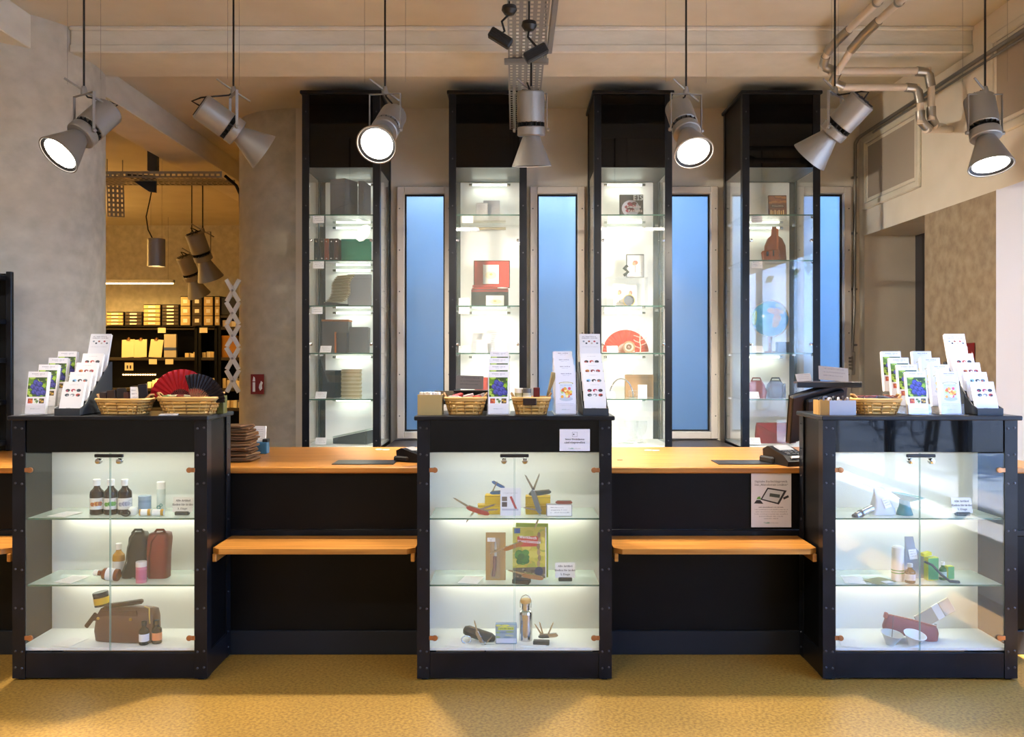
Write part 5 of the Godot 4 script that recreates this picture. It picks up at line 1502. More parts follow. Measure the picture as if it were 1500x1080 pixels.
func case_goods() -> void:
	var amber := hexmat("2a0f08", 0.12)
	var white := hexmat("e6e6e2", 0.4)
	# left case, upper shelf
	for k in 3:
		var im := page(96, 32, "dcdcd8")
		for j in 4:
			blob(im, 0.05 + 0.03 * j, 0.5, 0.05, 0.2, [["c98a3a", "a04a20"], ["3a8a2c", "5aa040"], ["8a8a98", "a8a8b4"]][k][j % 2])
			blob(im, 0.95 + 0.02 * j, 0.55, 0.05, 0.18, [["c98a3a", "a04a20"], ["3a8a2c", "5aa040"], ["8a8a98", "a8a8b4"]][k][j % 2])
		strokes(im, 0.14, 0.4, 0.2, 0.1, "808088")
		strokes(im, 0.14, 0.4, 0.5, 0.1, "808088")
		var b := bottle("amber_bottle", "tall dark brown bottle with white cap, its label showing %s" % ["orange fruit", "a green leaf", "a grey sprig"][k], V(X([142, 162.5, 183][k], 4.46), S1, -4.46), 0.034, 0.176, amber, white, printed("bottle_label%d" % k, im), 0.74, Vector3.ZERO, "tall brown bottles")
	tin("blue_tin", "grey blue round tin beside the brown bottles", "tin", V(X(212, 4.5), S1, -4.5), 0.031, 0.088, hexmat("7f97ac", 0.35), hexmat("93a9ba", 0.3), hexmat("8aa2b8", 0.5))
	var st := thing("spray_stick", "slim translucent white spray tube with a teal ring print", "tube", V(X(236, 4.56), S1, -4.56))
	part(st, "body", sh().lathe([Vector2(0, 0), Vector2(0.021, 0), Vector2(0.021, 0.12), Vector2(0.017, 0.125)], 20), hexmat("cfdad4", 0.25))
	part(st, "cap", sh().lathe([Vector2(0.0215, 0.112), Vector2(0.0215, 0.147), Vector2(0.018, 0.15), Vector2(0, 0.15)], 20), white)
	for q in [[-0.004, 0.02, 0.011], [0.008, 0.032, 0.008]]:
		part(st, "ring_print", sh().lathe([Vector2(q[2] * 0.5, 0.0), Vector2(q[2], 0.0)], 18, rot(90, 0, 0)), hexmat("4f8f8c", 0.5), V(q[0], q[1], 0.0222))
	one("salt_ball", "frosted white ball in front of the brown bottles", "ball", sh().lathe([Vector2(0, 0), Vector2(0.012, 0.002), Vector2(0.021, 0.011), Vector2(0.024, 0.024), Vector2(0.021, 0.037), Vector2(0.012, 0.046), Vector2(0, 0.048)], 20, Transform3D(), true), hexmat("d9ddd6", 0.35), V(X(195, 4.41), S1, -4.41))
	var cu := []
	for k in 16:
		cu.append(V(cos(PI * 1.5 * k / 15.0 + 2.6) * 0.022, 0.018 + sin(PI * 1.5 * k / 15.0 + 2.6) * 0.014, 0.004 * k / 15.0))
	one("horn_clip", "curled dark horn clip lying before the brown bottles", "clip", sh().tube(cu, 0.0045, 8), hexmat("241c14", 0.3), V(X(184, 4.39), S1 + 0.001, -4.39))
	for k in 2:
		var r := thing("lip_balm", ["small white stick with amber ends lying in front of the blue tin", "small white stick lying right of the amber ended one"][k], "stick", V(X([213, 232][k], 4.41), S1 + 0.018, -4.41), 8, "small sticks lying on the shelf")
		part(r, "body", sh().lathe([Vector2(0, -0.028), Vector2(0.016, -0.027), Vector2(0.016, 0.027), Vector2(0, 0.028)], 16, rot(0, 0, 90)), white)
		part(r, "band", sh().lathe([Vector2(0.0166, -0.026), Vector2(0.0166, -0.012)], 16, rot(0, 0, 90)), hexmat("b98a1e", 0.4))
		if k == 0:
			part(r, "band", sh().lathe([Vector2(0.0166, 0.02), Vector2(0.0166, 0.027)], 16, rot(0, 0, 90)), hexmat("b98a1e", 0.4))
	sign_stand("small notice on a black block at the right of the left case's upper shelf", V(X(267, 4.44), S1, -4.44), ["Alle Artikel", "finden Sie in der", "3. Etage"])
	# left case, middle shelf
	bottle("golden_bottle", "bottle of golden oil with a white cap on the middle shelf", V(X(174, 4.52), S2, -4.52), 0.03, 0.168, hexmat("b8862a", 0.12), white, hexmat("d8d4cc", 0.5), 0.74)
	var lb := bottle("lying_bottle", "brown bottle with a white label lying on its side on the middle shelf", V(X(172, 4.40), S2 + 0.03, -4.42), 0.03, 0.125, hexmat("7a3a12", 0.12), white, hexmat("dcdcdc", 0.5), 0.7, V(0, 0, 84))
	for k in 2:
		var wb := thing("wash_bag", ["upright dark green leather wash bag with a zip", "upright red brown leather wash bag with a zip"][k], "wash bag", V(X([201, 233][k], 4.5), S2, -4.5), 0, "upright leather wash bags")
		var lm := hexmat(["241f18", "7c2a1c"][k], 0.42)
		if k == 0:
			part(wb, "body", loft([[0.002, 0.064, 0.04, -0.006, 0], [0.03, 0.066, 0.045, -0.006, 0], [0.08, 0.05, 0.045, 0.008, 0], [0.15, 0.048, 0.045, 0.01, 0], [0.205, 0.046, 0.042, 0.012, 0], [0.228, 0.034, 0.034, 0.014, 0], [0.234, 0.018, 0.02, 0.014, 0]]), lm)
			part(wb, "zip", sh().tube([V(-0.056, 0.03, 0.046), V(-0.036, 0.09, 0.047), V(-0.028, 0.16, 0.046), V(-0.01, 0.215, 0.04), V(0.004, 0.232, 0.026)], 0.004, 8), hexmat("5a5444", 0.4))
			part(wb, "zip_pull", bx(V(0.016, 0.01, 0.005), 0.002), M.chrome, V(0.0, 0.006, 0.05))
		else:
			part(wb, "body", loft([[0.002, 0.05, 0.042, 0.002, 0], [0.04, 0.052, 0.046, 0.0, 0], [0.12, 0.054, 0.046, 0.0, 0], [0.2, 0.056, 0.045, 0.006, 0], [0.226, 0.05, 0.038, 0.008, 0], [0.232, 0.03, 0.024, 0.008, 0]]), lm)
			part(wb, "zip", sh().tube([V(-0.03, 0.01, 0.047), V(-0.03, 0.12, 0.049), V(-0.02, 0.19, 0.047), V(0.005, 0.225, 0.036), V(0.03, 0.234, 0.015)], 0.0035, 8), hexmat("5a1c14", 0.4))
		part(wb, "grab_loop", sh().tube([V(-0.02, 0.225, 0.015), V(-0.005, 0.244, 0.015), V(0.028, 0.244, 0.015), V(0.045, 0.222, 0.015)], 0.006, 8), lm)
	tin("deodorant_stick", "pink and white cream stick standing before the red wash bag", "stick", V(X(207, 4.40), S2, -4.40), 0.026, 0.104, hexmat("c4738c", 0.35), hexmat("d8d4d2", 0.4), hexmat("b8607e", 0.5))
	# left case, bottom
	var lg := thing("leather_bag", "brown leather tool bag lying on the bottom of the left display case", "bag", V(X(187, 4.48), S3, -4.48), -6)
	part(lg, "body", loft([[0.002, 0.155, 0.062, 0.0, 0], [0.05, 0.16, 0.068, 0.0, 0], [0.12, 0.156, 0.062, 0.004, 0], [0.155, 0.145, 0.044, 0.008, -0.006], [0.165, 0.12, 0.02, 0.012, -0.008]], 28), M.leather_brown)
	part(lg, "flap", sh().prism(PackedVector2Array([Vector2(-0.15, 0.105), Vector2(0.09, 0.112), Vector2(0.07, 0.16), Vector2(-0.12, 0.155)]), 0.01), hexmat("4c2a15", 0.5), V(0, 0, 0.062), V(-6, 0, 0))
	part(lg, "strap", bx(V(0.19, 0.022, 0.03), 0.006), hexmat("42240f", 0.5), V(-0.02, 0.178, 0.0), V(0, 10, 7))
	part(lg, "strap_end", bx(V(0.022, 0.09, 0.012), 0.004), hexmat("42240f", 0.5), V(-0.165, 0.105, 0.05), V(0, 0, -38))
	for x in [-0.115, 0.055]:
		part(lg, "stud", sh().lathe([Vector2(0, 0.006), Vector2(0.007, 0.004), Vector2(0.008, 0)], 12, rot(90, 0, 0)), M.brass, V(x, 0.122, 0.07))
	part(lg, "zip", sh().tube([V(0.09, 0.166, 0.0), V(0.125, 0.165, 0.02), V(0.142, 0.14, 0.05), V(0.15, 0.10, 0.058)], 0.0035, 8), M.brass)
	var mj := tin("mustard_jar", "yellow labelled jar with a dark lid resting on the leather bag", "jar", V(X(150, 4.50), S3 + 0.165, -4.50), 0.037, 0.07, hexmat("2a1c0c", 0.15), hexmat("2c2c2e", 0.4), hexmat("e0b40c", 0.45))
	mj.rotation_degrees.z = 9
	for k in 2:
		bottle("dropper_bottle", ["small black bottle with a blue white label before the leather bag", "small black bottle with an orange label before the leather bag"][k], V(X([211, 229][k], 4.40 + 0.012 * k), S3, -4.40 - 0.02 * k), 0.024, 0.115, hexmat("14100e", 0.15), hexmat("101012", 0.4), hexmat(["d9dce4", "d88a5c"][k], 0.5), 0.72, Vector3.ZERO, "small dropper bottles")
	for q in [[103, S3, 4.43, "bottom of the left"], [96, S1, 4.45, "upper shelf of the left"], [105, S2, 4.45, "middle shelf of the left"], [672, S3, 4.43, "bottom of the middle"], [690, S2, 4.44, "middle shelf of the middle"], [1245, S3, 4.42, "bottom of the right"], [1250, S2, 4.44, "middle shelf of the right"]]:
		one("price_list", "white price list lying flat on the %s display case" % q[3], "price list", sh().box(Vector3.ZERO, V(0.10, 0.14, 0.001)), M.list_text, V(X(q[0], q[2]), q[1] + 0.002, -q[2]), V(-90, -12, 0), "price lists in the display cases")
	# middle case, upper shelf
	var yl := hexmat("d8b414", 0.45)
	for k in 2:
		carton("yellow_box", ["lower yellow box under the blue knife", "upper yellow box under the blue knife"][k], "box", V(X([718, 724][k], 4.48), S1 + 0.049 * k, -4.48), V([0.125, 0.09][k], 0.048, 0.06), yl, null, V(0, [4, -3][k], 0), "yellow boxes on the upper shelf")
		carton("yellow_box", ["lower yellow box behind the multitool", "upper yellow box behind the multitool"][k], "box", V(X(788, 4.48), S1 + 0.046 * k, -4.48), V(0.125, 0.045, 0.06), hexmat("cfaa10", 0.45), null, V(0, [2, -2][k], 0), "yellow boxes on the upper shelf")
	knife("open blue pocket knife on the yellow boxes", V(X(730, 4.47), S1 + 0.108, -4.47), V(0, 0, 4), hexmat("42659c", 0.35), 0.085, [[-0.7, 60]])
	knife("blue knife handle tilted above the yellow boxes", V(X(730, 4.47), S1 + 0.145, -4.475), V(0, 0, -28), hexmat("42659c", 0.35), 0.075, [])
	knife("red pocket knife with its tools fanned out", V(X(700, 4.40), S1 + 0.028, -4.40), V(0, 0, -17), hexmat("a03426", 0.35), 0.12, [[-0.9, 165], [0.3, 20], [0.1, 35], [-0.2, -110]])
	var kc := page(64, 88, "dcdce4")
	strokes(kc, 0.15, 0.85, 0.18, 0.03, "8a8890")
	fill(kc, 0.08, 0.32, 0.26, 0.16, "6a5a54")
	fill(kc, 0.08, 0.52, 0.26, 0.18, "4a3a38")
	for j in 10:
		blob(kc, 0.52 + 0.026 * j, 0.34 + 0.045 * j, 0.06, 0.035, "b03034")
	fill(kc, 0.08, 0.76, 0.8, 0.07, "b4b4c8")
	card("knife_card", "white card printed with a red knife between the yellow boxes", "card", V(X(748, 4.42), S1, -4.42), 0.103, 0.137, printed("knife_card", kc), V(-4, 0, 0))
	knife("open grey multitool leaning against the yellow boxes", V(X(785, 4.42), S1 + 0.07, -4.42), V(0, 0, -72), hexmat("7a8288", 0.3, 0.6), 0.125, [[-0.95, 190], [-0.95, 140], [0.95, -40], [0.8, -120]])
	knife("closed dark multitool lying on top of the yellow boxes", V(X(791, 4.47), S1 + 0.105, -4.475), V(0, 0, 6), hexmat("4a5048", 0.35), 0.115, [])
	carton("grey_knife_box", "small grey and white box under a brown knife on the upper shelf", "box", V(X(819, 4.42), S1, -4.42), V(0.128, 0.058, 0.04), hexmat("9a9a98", 0.4), M.tag_text)
	knife("closed brown wooden knife on the grey box", V(X(826, 4.42), S1 + 0.066, -4.42), Vector3.ZERO, hexmat("8a3a20", 0.4), 0.085, [])
	# middle case, middle shelf
	var bl := thing("knife_blister", "brown card blister pack with a wooden knife on the middle shelf", "pack", V(X(726, 4.44), S2, -4.44))
	bl.rotation_degrees.x = -6
	part(bl, "card", bx(V(0.1, 0.235, 0.004), 0.001), hexmat("b08d57", 0.6), V(0, 0.118, 0))
	part(bl, "sticker", bx(V(0.04, 0.02, 0.001)), M.tag_text, V(-0.022, 0.2, 0.003))
	part(bl, "knife_handle", sh().tube([V(-0.012, 0.02, 0.008), V(-0.006, 0.06, 0.009), V(-0.004, 0.12, 0.009)], 0.009, 10), hexmat("7a4a34", 0.5))
	part(bl, "knife_blade", sh().prism(PackedVector2Array([Vector2(-0.007, 0.12), Vector2(0.005, 0.12), Vector2(0.006, 0.17), Vector2(0.0, 0.195), Vector2(-0.006, 0.18)]), 0.002), M.chrome, V(0, 0, 0.009))
	part(bl, "bubble", bx(V(0.05, 0.2, 0.02), 0.008), M.acrylic, V(-0.002, 0.11, 0.012))
	var bc := page(112, 176, "c9b83c")
	for i in 40:
		blob(bc, rng.randf(), rng.randf_range(0.1, 0.8), 0.14, 0.07, ["b9b02e", "d6c650", "a9a838", "c2a93a"][i % 4])
	for j in 12:
		blob(bc, 0.28 + 0.12 * cos(j * 1.3), 0.58 + 0.09 * sin(j * 1.7), 0.11, 0.06, ["3f7a22", "4f8f2c", "356a1c"][j % 3])
	fill(bc, 0.0, 0.78, 1.0, 0.22, "6a5a44")
	for j in 20:
		blob(bc, rng.randf(), rng.randf_range(0.8, 0.98), 0.04, 0.02, ["a99878", "443828"][j % 2])
	fill(bc, 0.14, 0.18, 0.66, 0.2, "c0402a")
	fill(bc, 0.05, 0.02, 0.18, 0.1, "3a5a94")
	for j in 6:
		blob(bc, 0.8 + 0.02 * sin(j * 2.0), 0.16 + 0.11 * j, 0.05, 0.06, ["8a6a44", "a9895c"][j % 2])
	blob(bc, 0.8, 0.86, 0.13, 0.09, "1c2a4c")
	var bk := thing("knife_book", "green and yellow carving book standing open on the middle shelf", "book", V(X(775, 4.47), S2, -4.47), 6)
	part(bk, "front_cover", sh().box(V(0, 0.13, 0), V(0.165, 0.26, 0.004)), printed("book_cover", bc))
	part(bk, "rear_cover", sh().box(V(0.01, 0.137, -0.04), V(0.165, 0.272, 0.004), 0.0, rot(0, -14, 0)), hexmat("a9b83a", 0.5))
	part(bk, "pages", sh().box(V(0.008, 0.13, -0.016), V(0.158, 0.252, 0.012), 0.0, rot(0, -7, 0)), M.paper)
	text(bk, "lettering", "Werkbuch", 0.018, M.paper, V(-0.005, 0.208, 0.003), V(0, 0, -6), false, true)
	text(bk, "lettering", "SCHNITZMESSER", 0.015, M.paper, V(0.0, 0.186, 0.003), V(0, 0, -6), false, true)
	knife("large open wooden handled knife crossing in front of the book", V(X(752, 4.41), S2 + 0.175, -4.415), V(0, 0, 20), hexmat("a8692f", 0.45), 0.105, [[-0.95, 178]])
	var ks := thing("knife_rest", "black sharpening block on the middle shelf before the book", "block", V(X(764, 4.38), S2, -4.385), -14)
	part(ks, "block", bx(V(0.085, 0.022, 0.05), 0.003), M.black, V(0, 0.011, 0))
	knife("wooden handled knife lying on the black sharpening block", V(X(780, 4.38), S2 + 0.034, -4.375), V(0, 8, -12), hexmat("9a6a3a", 0.45), 0.11, [[-0.95, 176]])
	sign_stand("small notice on a black block at the right of the middle case's middle shelf", V(X(828, 4.43), S2, -4.43), ["Alle Artikel", "finden Sie in der", "3. Etage"])
	# middle case, bottom
	var sc := thing("spectacle_case", "dark rounded spectacle case on the bottom of the middle case", "case", V(X(702, 4.46), S3 + 0.03, -4.46))
	part(sc, "shell", sh().lathe([Vector2(0, -0.085), Vector2(0.018, -0.08), Vector2(0.027, -0.06), Vector2(0.028, 0.06), Vector2(0.018, 0.08), Vector2(0, 0.085)], 18, rot(0, 0, 72), true), hexmat("2a2420", 0.45))
	part(sc, "seam", sh().tube([V(-0.08, 0.028, 0.026), V(0, 0.002, 0.029), V(0.078, -0.022, 0.026)], 0.0016, 6), M.black)
	var cr := []
	for k in 20:
		cr.append(V(cos(TAU * k / 20) * 0.024, sin(TAU * k / 20) * 0.017, 0))
	one("steel_ring", "oval steel carabiner ring beside the spectacle case", "carabiner", sh().tube(cr, 0.0035, 8, true), M.chrome, V(X(683, 4.41), S3 + 0.021, -4.41), V(-15, 20, 0))
	knife("folding steel pliers tool lying open before the spectacle case", V(X(703, 4.39), S3 + 0.03, -4.395), V(0, 0, -62), M.chrome, 0.085, [[-0.9, 165], [0.9, -20], [0.9, 60], [0.9, 110]])
	var bp := page(96, 80, "8aa0b4")
	for i in 16:
		blob(bp, rng.randf(), rng.randf(), 0.2, 0.05, ["6f8aa4", "a8b4a0", "8aa468", "d0d460"][i % 4])
	fill(bp, 0.1, 0.14, 0.8, 0.16, "c6cf4a")
	fill(bp, 0.0, 0.74, 1.0, 0.26, "c2cade")
	strokes(bp, 0.14, 0.86, 0.16, 0.1, "3a5a4a")
	carton("mosquito_box", "flat blue printed box beside the steel bottle", "box", V(X(741.5, 4.42), S3, -4.42), V(0.106, 0.1, 0.03), hexmat("7f98ae", 0.4), printed("blue_box", bp))
	var sb := thing("steel_bottle", "polished steel drinking bottle with a wooden stopper and wire loop", "bottle", V(X(770, 4.46), S3, -4.46))
	part(sb, "body", sh().lathe([Vector2(0, 0), Vector2(0.032, 0), Vector2(0.034, 0.004), Vector2(0.034, 0.135), Vector2(0.031, 0.147), Vector2(0.021, 0.155), Vector2(0.0205, 0.182), Vector2(0.023, 0.184), Vector2(0.023, 0.192), Vector2(0, 0.193)], 32), M.chrome)
	part(sb, "stopper", sh().lathe([Vector2(0.025, 0.19), Vector2(0.026, 0.194), Vector2(0.026, 0.206), Vector2(0.022, 0.209), Vector2(0, 0.21)], 24), hexmat("d3a45c", 0.5))
	part(sb, "wire_loop", sh().tube([V(-0.027, 0.165, 0), V(-0.028, 0.2, 0), V(-0.018, 0.222, 0), V(0, 0.23, 0), V(0.018, 0.222, 0), V(0.028, 0.2, 0), V(0.027, 0.165, 0)], 0.0018, 6), M.chrome)
	knife("camping cutlery knife with fork and blade standing open", V(X(803, 4.43), S3 + 0.03, -4.44), V(0, 0, 4), M.chrome, 0.1, [[-0.5, 100], [-0.6, 118], [0.0, 62]])
	var bsp := thing("black_stand", "small black display block under the camping cutlery", "block", V(X(793, 4.40), S3, -4.40), -6)
	part(bsp, "block", bx(V(0.08, 0.02, 0.035), 0.003), M.black, V(0, 0.01, 0))
	card("tool_card", "white leaflet lying under the camping cutlery", "card", V(X(780, 4.40), S3 + 0.001, -4.37), 0.13, 0.07, M.paper, V(-89, 0, 0))
	# right case, upper shelf
	var sa := thing("powder_sachet", "crumpled white pouch on the upper shelf of the right case", "pouch", V(X(1292, 4.46), S1, -4.46), 8)
	part(sa, "body", loft([[0.001, 0.066, 0.035, 0, 0], [0.03, 0.058, 0.04, 0, 0], [0.07, 0.042, 0.028, -0.006, 0], [0.105, 0.03, 0.012, -0.012, -0.004], [0.128, 0.026, 0.005, -0.016, -0.006]]), hexmat("d4d6dc", 0.55))
	part(sa, "label", bx(V(0.035, 0.05, 0.001)), M.tag_text, V(0.004, 0.062, 0.036), V(-18, 0, 14))
	var tu := thing("silver_tube", "silver tube with dark cap lying on the upper shelf of the right case", "tube", V(X(1266, 4.40), S1 + 0.022, -4.40), 0)
	part(tu, "body", sh().lathe([Vector2(0, -0.055), Vector2(0.017, -0.052), Vector2(0.018, 0.05), Vector2(0, 0.055)], 18, rot(0, 20, -72)), hexmat("b9bcc2", 0.25, 0.7))
	part(tu, "cap", sh().lathe([Vector2(0, -0.07), Vector2(0.014, -0.068), Vector2(0.016, -0.05)], 18, rot(0, 20, -72)), hexmat("2a2c30", 0.4))
	part(tu, "band", sh().lathe([Vector2(0.0186, -0.03), Vector2(0.0186, -0.016)], 18, rot(0, 20, -72)), hexmat("33363c", 0.4))
	var tb := thing("toothbrush", "white toothbrush leaning on the crumpled pouch", "toothbrush", V(X(1276, 4.48), S1 + 0.135, -4.48))
	part(tb, "handle", sh().tube([V(-0.055, 0.022, 0), V(0.0, 0.002, 0), V(0.055, -0.022, 0)], 0.004, 8), white)
	part(tb, "bristles", bx(V(0.026, 0.012, 0.01), 0.002), white, V(0.05, -0.013, 0), V(0, 0, -20))
	var di := thing("teal_dish", "teal ceramic pedestal dish on the upper shelf of the right case", "dish", V(X(1325, 4.45), S1, -4.45))
	part(di, "pedestal", sh().lathe([Vector2(0, 0), Vector2(0.04, 0), Vector2(0.04, 0.004), Vector2(0.025, 0.05), Vector2(0.026, 0.075)], 28), hexmat("1c7c86", 0.25))
	part(di, "plate", sh().lathe([Vector2(0.024, 0.07), Vector2(0.075, 0.095), Vector2(0.077, 0.1), Vector2(0.06, 0.094), Vector2(0, 0.08)], 32, rot(0, 0, -10)), hexmat("22828c", 0.25))
	sign_stand("small notice on a black block at the right of the right case's upper shelf", V(X(1410, 4.42), S1, -4.42), ["Alle Artikel", "finden Sie in der", "3. Etage"])
	# right case, middle shelf
	var wt := thing("white_tube", "tall white tube with green stripes on the middle shelf of the right case", "tube", V(X(1315, 4.44), S2, -4.44))
	part(wt, "body", sh().lathe([Vector2(0, 0), Vector2(0.03, 0), Vector2(0.031, 0.003), Vector2(0.029, 0.165), Vector2(0.02, 0.172), Vector2(0, 0.173)], 26), white)
	for y in [0.038, 0.05]:
		part(wt, "stripe", sh().lathe([Vector2(0.0312, y), Vector2(0.0312, y + 0.006)], 26), hexmat("5f9a58", 0.5))
	var pz := thing("grey_pouch", "grey translucent zip pouch standing behind the dark bottle", "pouch", V(X(1341, 4.5), S2, -4.5))
	part(pz, "body", loft([[0.001, 0.075, 0.024, 0, 0], [0.05, 0.076, 0.026, 0, 0], [0.11, 0.05, 0.014, -0.012, 0], [0.15, 0.026, 0.008, -0.026, -0.004], [0.205, 0.022, 0.004, -0.03, -0.008]]), hexmat("9aa2ac", 0.35))
	part(pz, "label", bx(V(0.04, 0.05, 0.001)), M.tag_text, V(-0.02, 0.12, 0.016), V(-8, 0, 6))
	bottle("dark_bottle", "small dark brown bottle with a white cap in the right case", V(X(1333, 4.39), S2, -4.39), 0.025, 0.096, hexmat("1c100e", 0.12), white, hexmat("c6c8ce", 0.5), 0.7)
	for k in 3:
		carton("green_box", ["tall yellow green medicine box in the right case", "yellow flip top leaning on the green medicine box", "small yellow green box at the right end of the shelf"][k], "box", V(X([1364, 1357, 1391][k], 4.45 + 0.01 * k), S2 + [0.0, 0.118, 0.0][k], -4.45 - 0.012 * k), [V(0.06, 0.115, 0.035), V(0.045, 0.018, 0.03), V(0.035, 0.065, 0.03)][k], hexmat(["b9c22a", "e0d81c", "c6cc2c"][k], 0.4), hexmat(["4a9a5c", "e0d81c", "5aa05c"][k], 0.5), V(0, 10, [0, 10, 0][k]), "yellow green boxes")
	bottle("green_bottle", "small green bottle with a white cap in the right case", V(X(1381, 4.45), S2, -4.45), 0.018, 0.09, hexmat("2a6a34", 0.15), white, hexmat("b8c8b4", 0.5), 0.7)
	var hs := thing("horn_spatula", "dark curved horn spatula leaning in front of the green boxes", "spatula", V(X(1382, 4.39), S2, -4.39))
	part(hs, "strip", sh().tube([V(-0.085, 0.1, -0.02), V(-0.05, 0.085, -0.01), V(-0.01, 0.04, 0.0), V(0.03, 0.008, 0.004), V(0.075, 0.006, 0.006)], 0.006, 8, false, 2.0), hexmat("3a3e44", 0.25))
	one("flat_leaflet", "olive patterned leaflet lying flat beside the white tube", "leaflet", sh().box(Vector3.ZERO, V(0.13, 0.1, 0.002)), hexmat("8a8a58", 0.5), V(X(1288, 4.42), S2 + 0.002, -4.42), V(-90, 30, 0))
	one("flat_leaflet", "small white leaflet lying on the olive leaflet", "leaflet", sh().box(Vector3.ZERO, V(0.05, 0.035, 0.001)), M.tag_text, V(X(1300, 4.39), S2 + 0.0045, -4.39), V(-90, 20, 0))
	# right case, bottom
	var pc := thing("pencil_case", "pink leather pencil case tilted on the bottom of the right case", "pencil case", V(X(1334, 4.48), S3 + 0.052, -4.48))
	pc.rotation_degrees = V(0, -6, -13)
	part(pc, "body", loft([[-0.035, 0.13, 0.03, 0, 0], [-0.02, 0.135, 0.036, 0, 0], [0.015, 0.132, 0.034, 0, 0], [0.036, 0.124, 0.018, 0, 0], [0.042, 0.115, 0.008, 0, 0]], 28), hexmat("8f4a3e", 0.5))
	part(pc, "zip", sh().tube([V(-0.118, 0.043, 0), V(0, 0.047, 0), V(0.118, 0.043, 0)], 0.004, 8), hexmat("b87458", 0.45))
	part(pc, "end_tab", bx(V(0.018, 0.03, 0.024), 0.004), hexmat("a85a40", 0.5), V(-0.132, 0.036, 0))
	part(pc, "zip_pull", bx(V(0.014, 0.006, 0.01), 0.002), M.chrome, V(0.112, 0.052, 0))
	for k in 2:
		var bo := thing("bowl", ["small grey bowl holding an incense stick", "small white bowl right of the grey bowl"][k], "bowl", V(X([1304, 1336][k], 4.40), S3, -4.40 + 0.008 * k), 0, "small bowls")
		part(bo, "shell", sh().lathe([Vector2(0, 0), Vector2(0.022, 0), Vector2(0.024, 0.008), Vector2(0.048, 0.05), Vector2(0.054, 0.058), Vector2(0.05, 0.058), Vector2(0.02, 0.014), Vector2(0, 0.012)], 30, rot([8, 14][k], 0, -6)), hexmat(["c4c6be", "e4e6e8"][k], 0.35))
	one("incense_stick", "thin brown incense stick standing in the grey bowl", "incense stick", sh().tube([V(0, 0, 0), V(0.008, 0.13, 0)], 0.0016, 6), hexmat("6a5648", 0.7), V(X(1305, 4.41), S3 + 0.014, -4.40))
	var en := thing("wood_pack", "kraft and white pack leaning behind the pencil case", "pack", V(X(1370, 4.52), S3 + 0.115, -4.53))
	en.rotation_degrees = V(-8, 0, 28)
	part(en, "card", bx(V(0.2, 0.075, 0.012), 0.002), hexmat("b9ae94", 0.6))
	part(en, "white_band", bx(V(0.04, 0.077, 0.014), 0.002), white, V(0.02, 0, 0))
	part(en, "pale_end", bx(V(0.06, 0.076, 0.013), 0.002), hexmat("cfc9bc", 0.5), V(0.072, 0, 0))


# ---------------------------------------------------------------- goods in the tall showcases
func stand(called: String, label: String, category: String, px: float, Z: float, level: int, size: Vector3, m: Material, front: Material = null, turn := Vector3.ZERO, group := "") -> Node3D:
	return carton(called, label, category, V(X(px, Z), SHELF[level] + (0.0 if level < 6 else -0.004), -Z), size, m, front, turn, group)

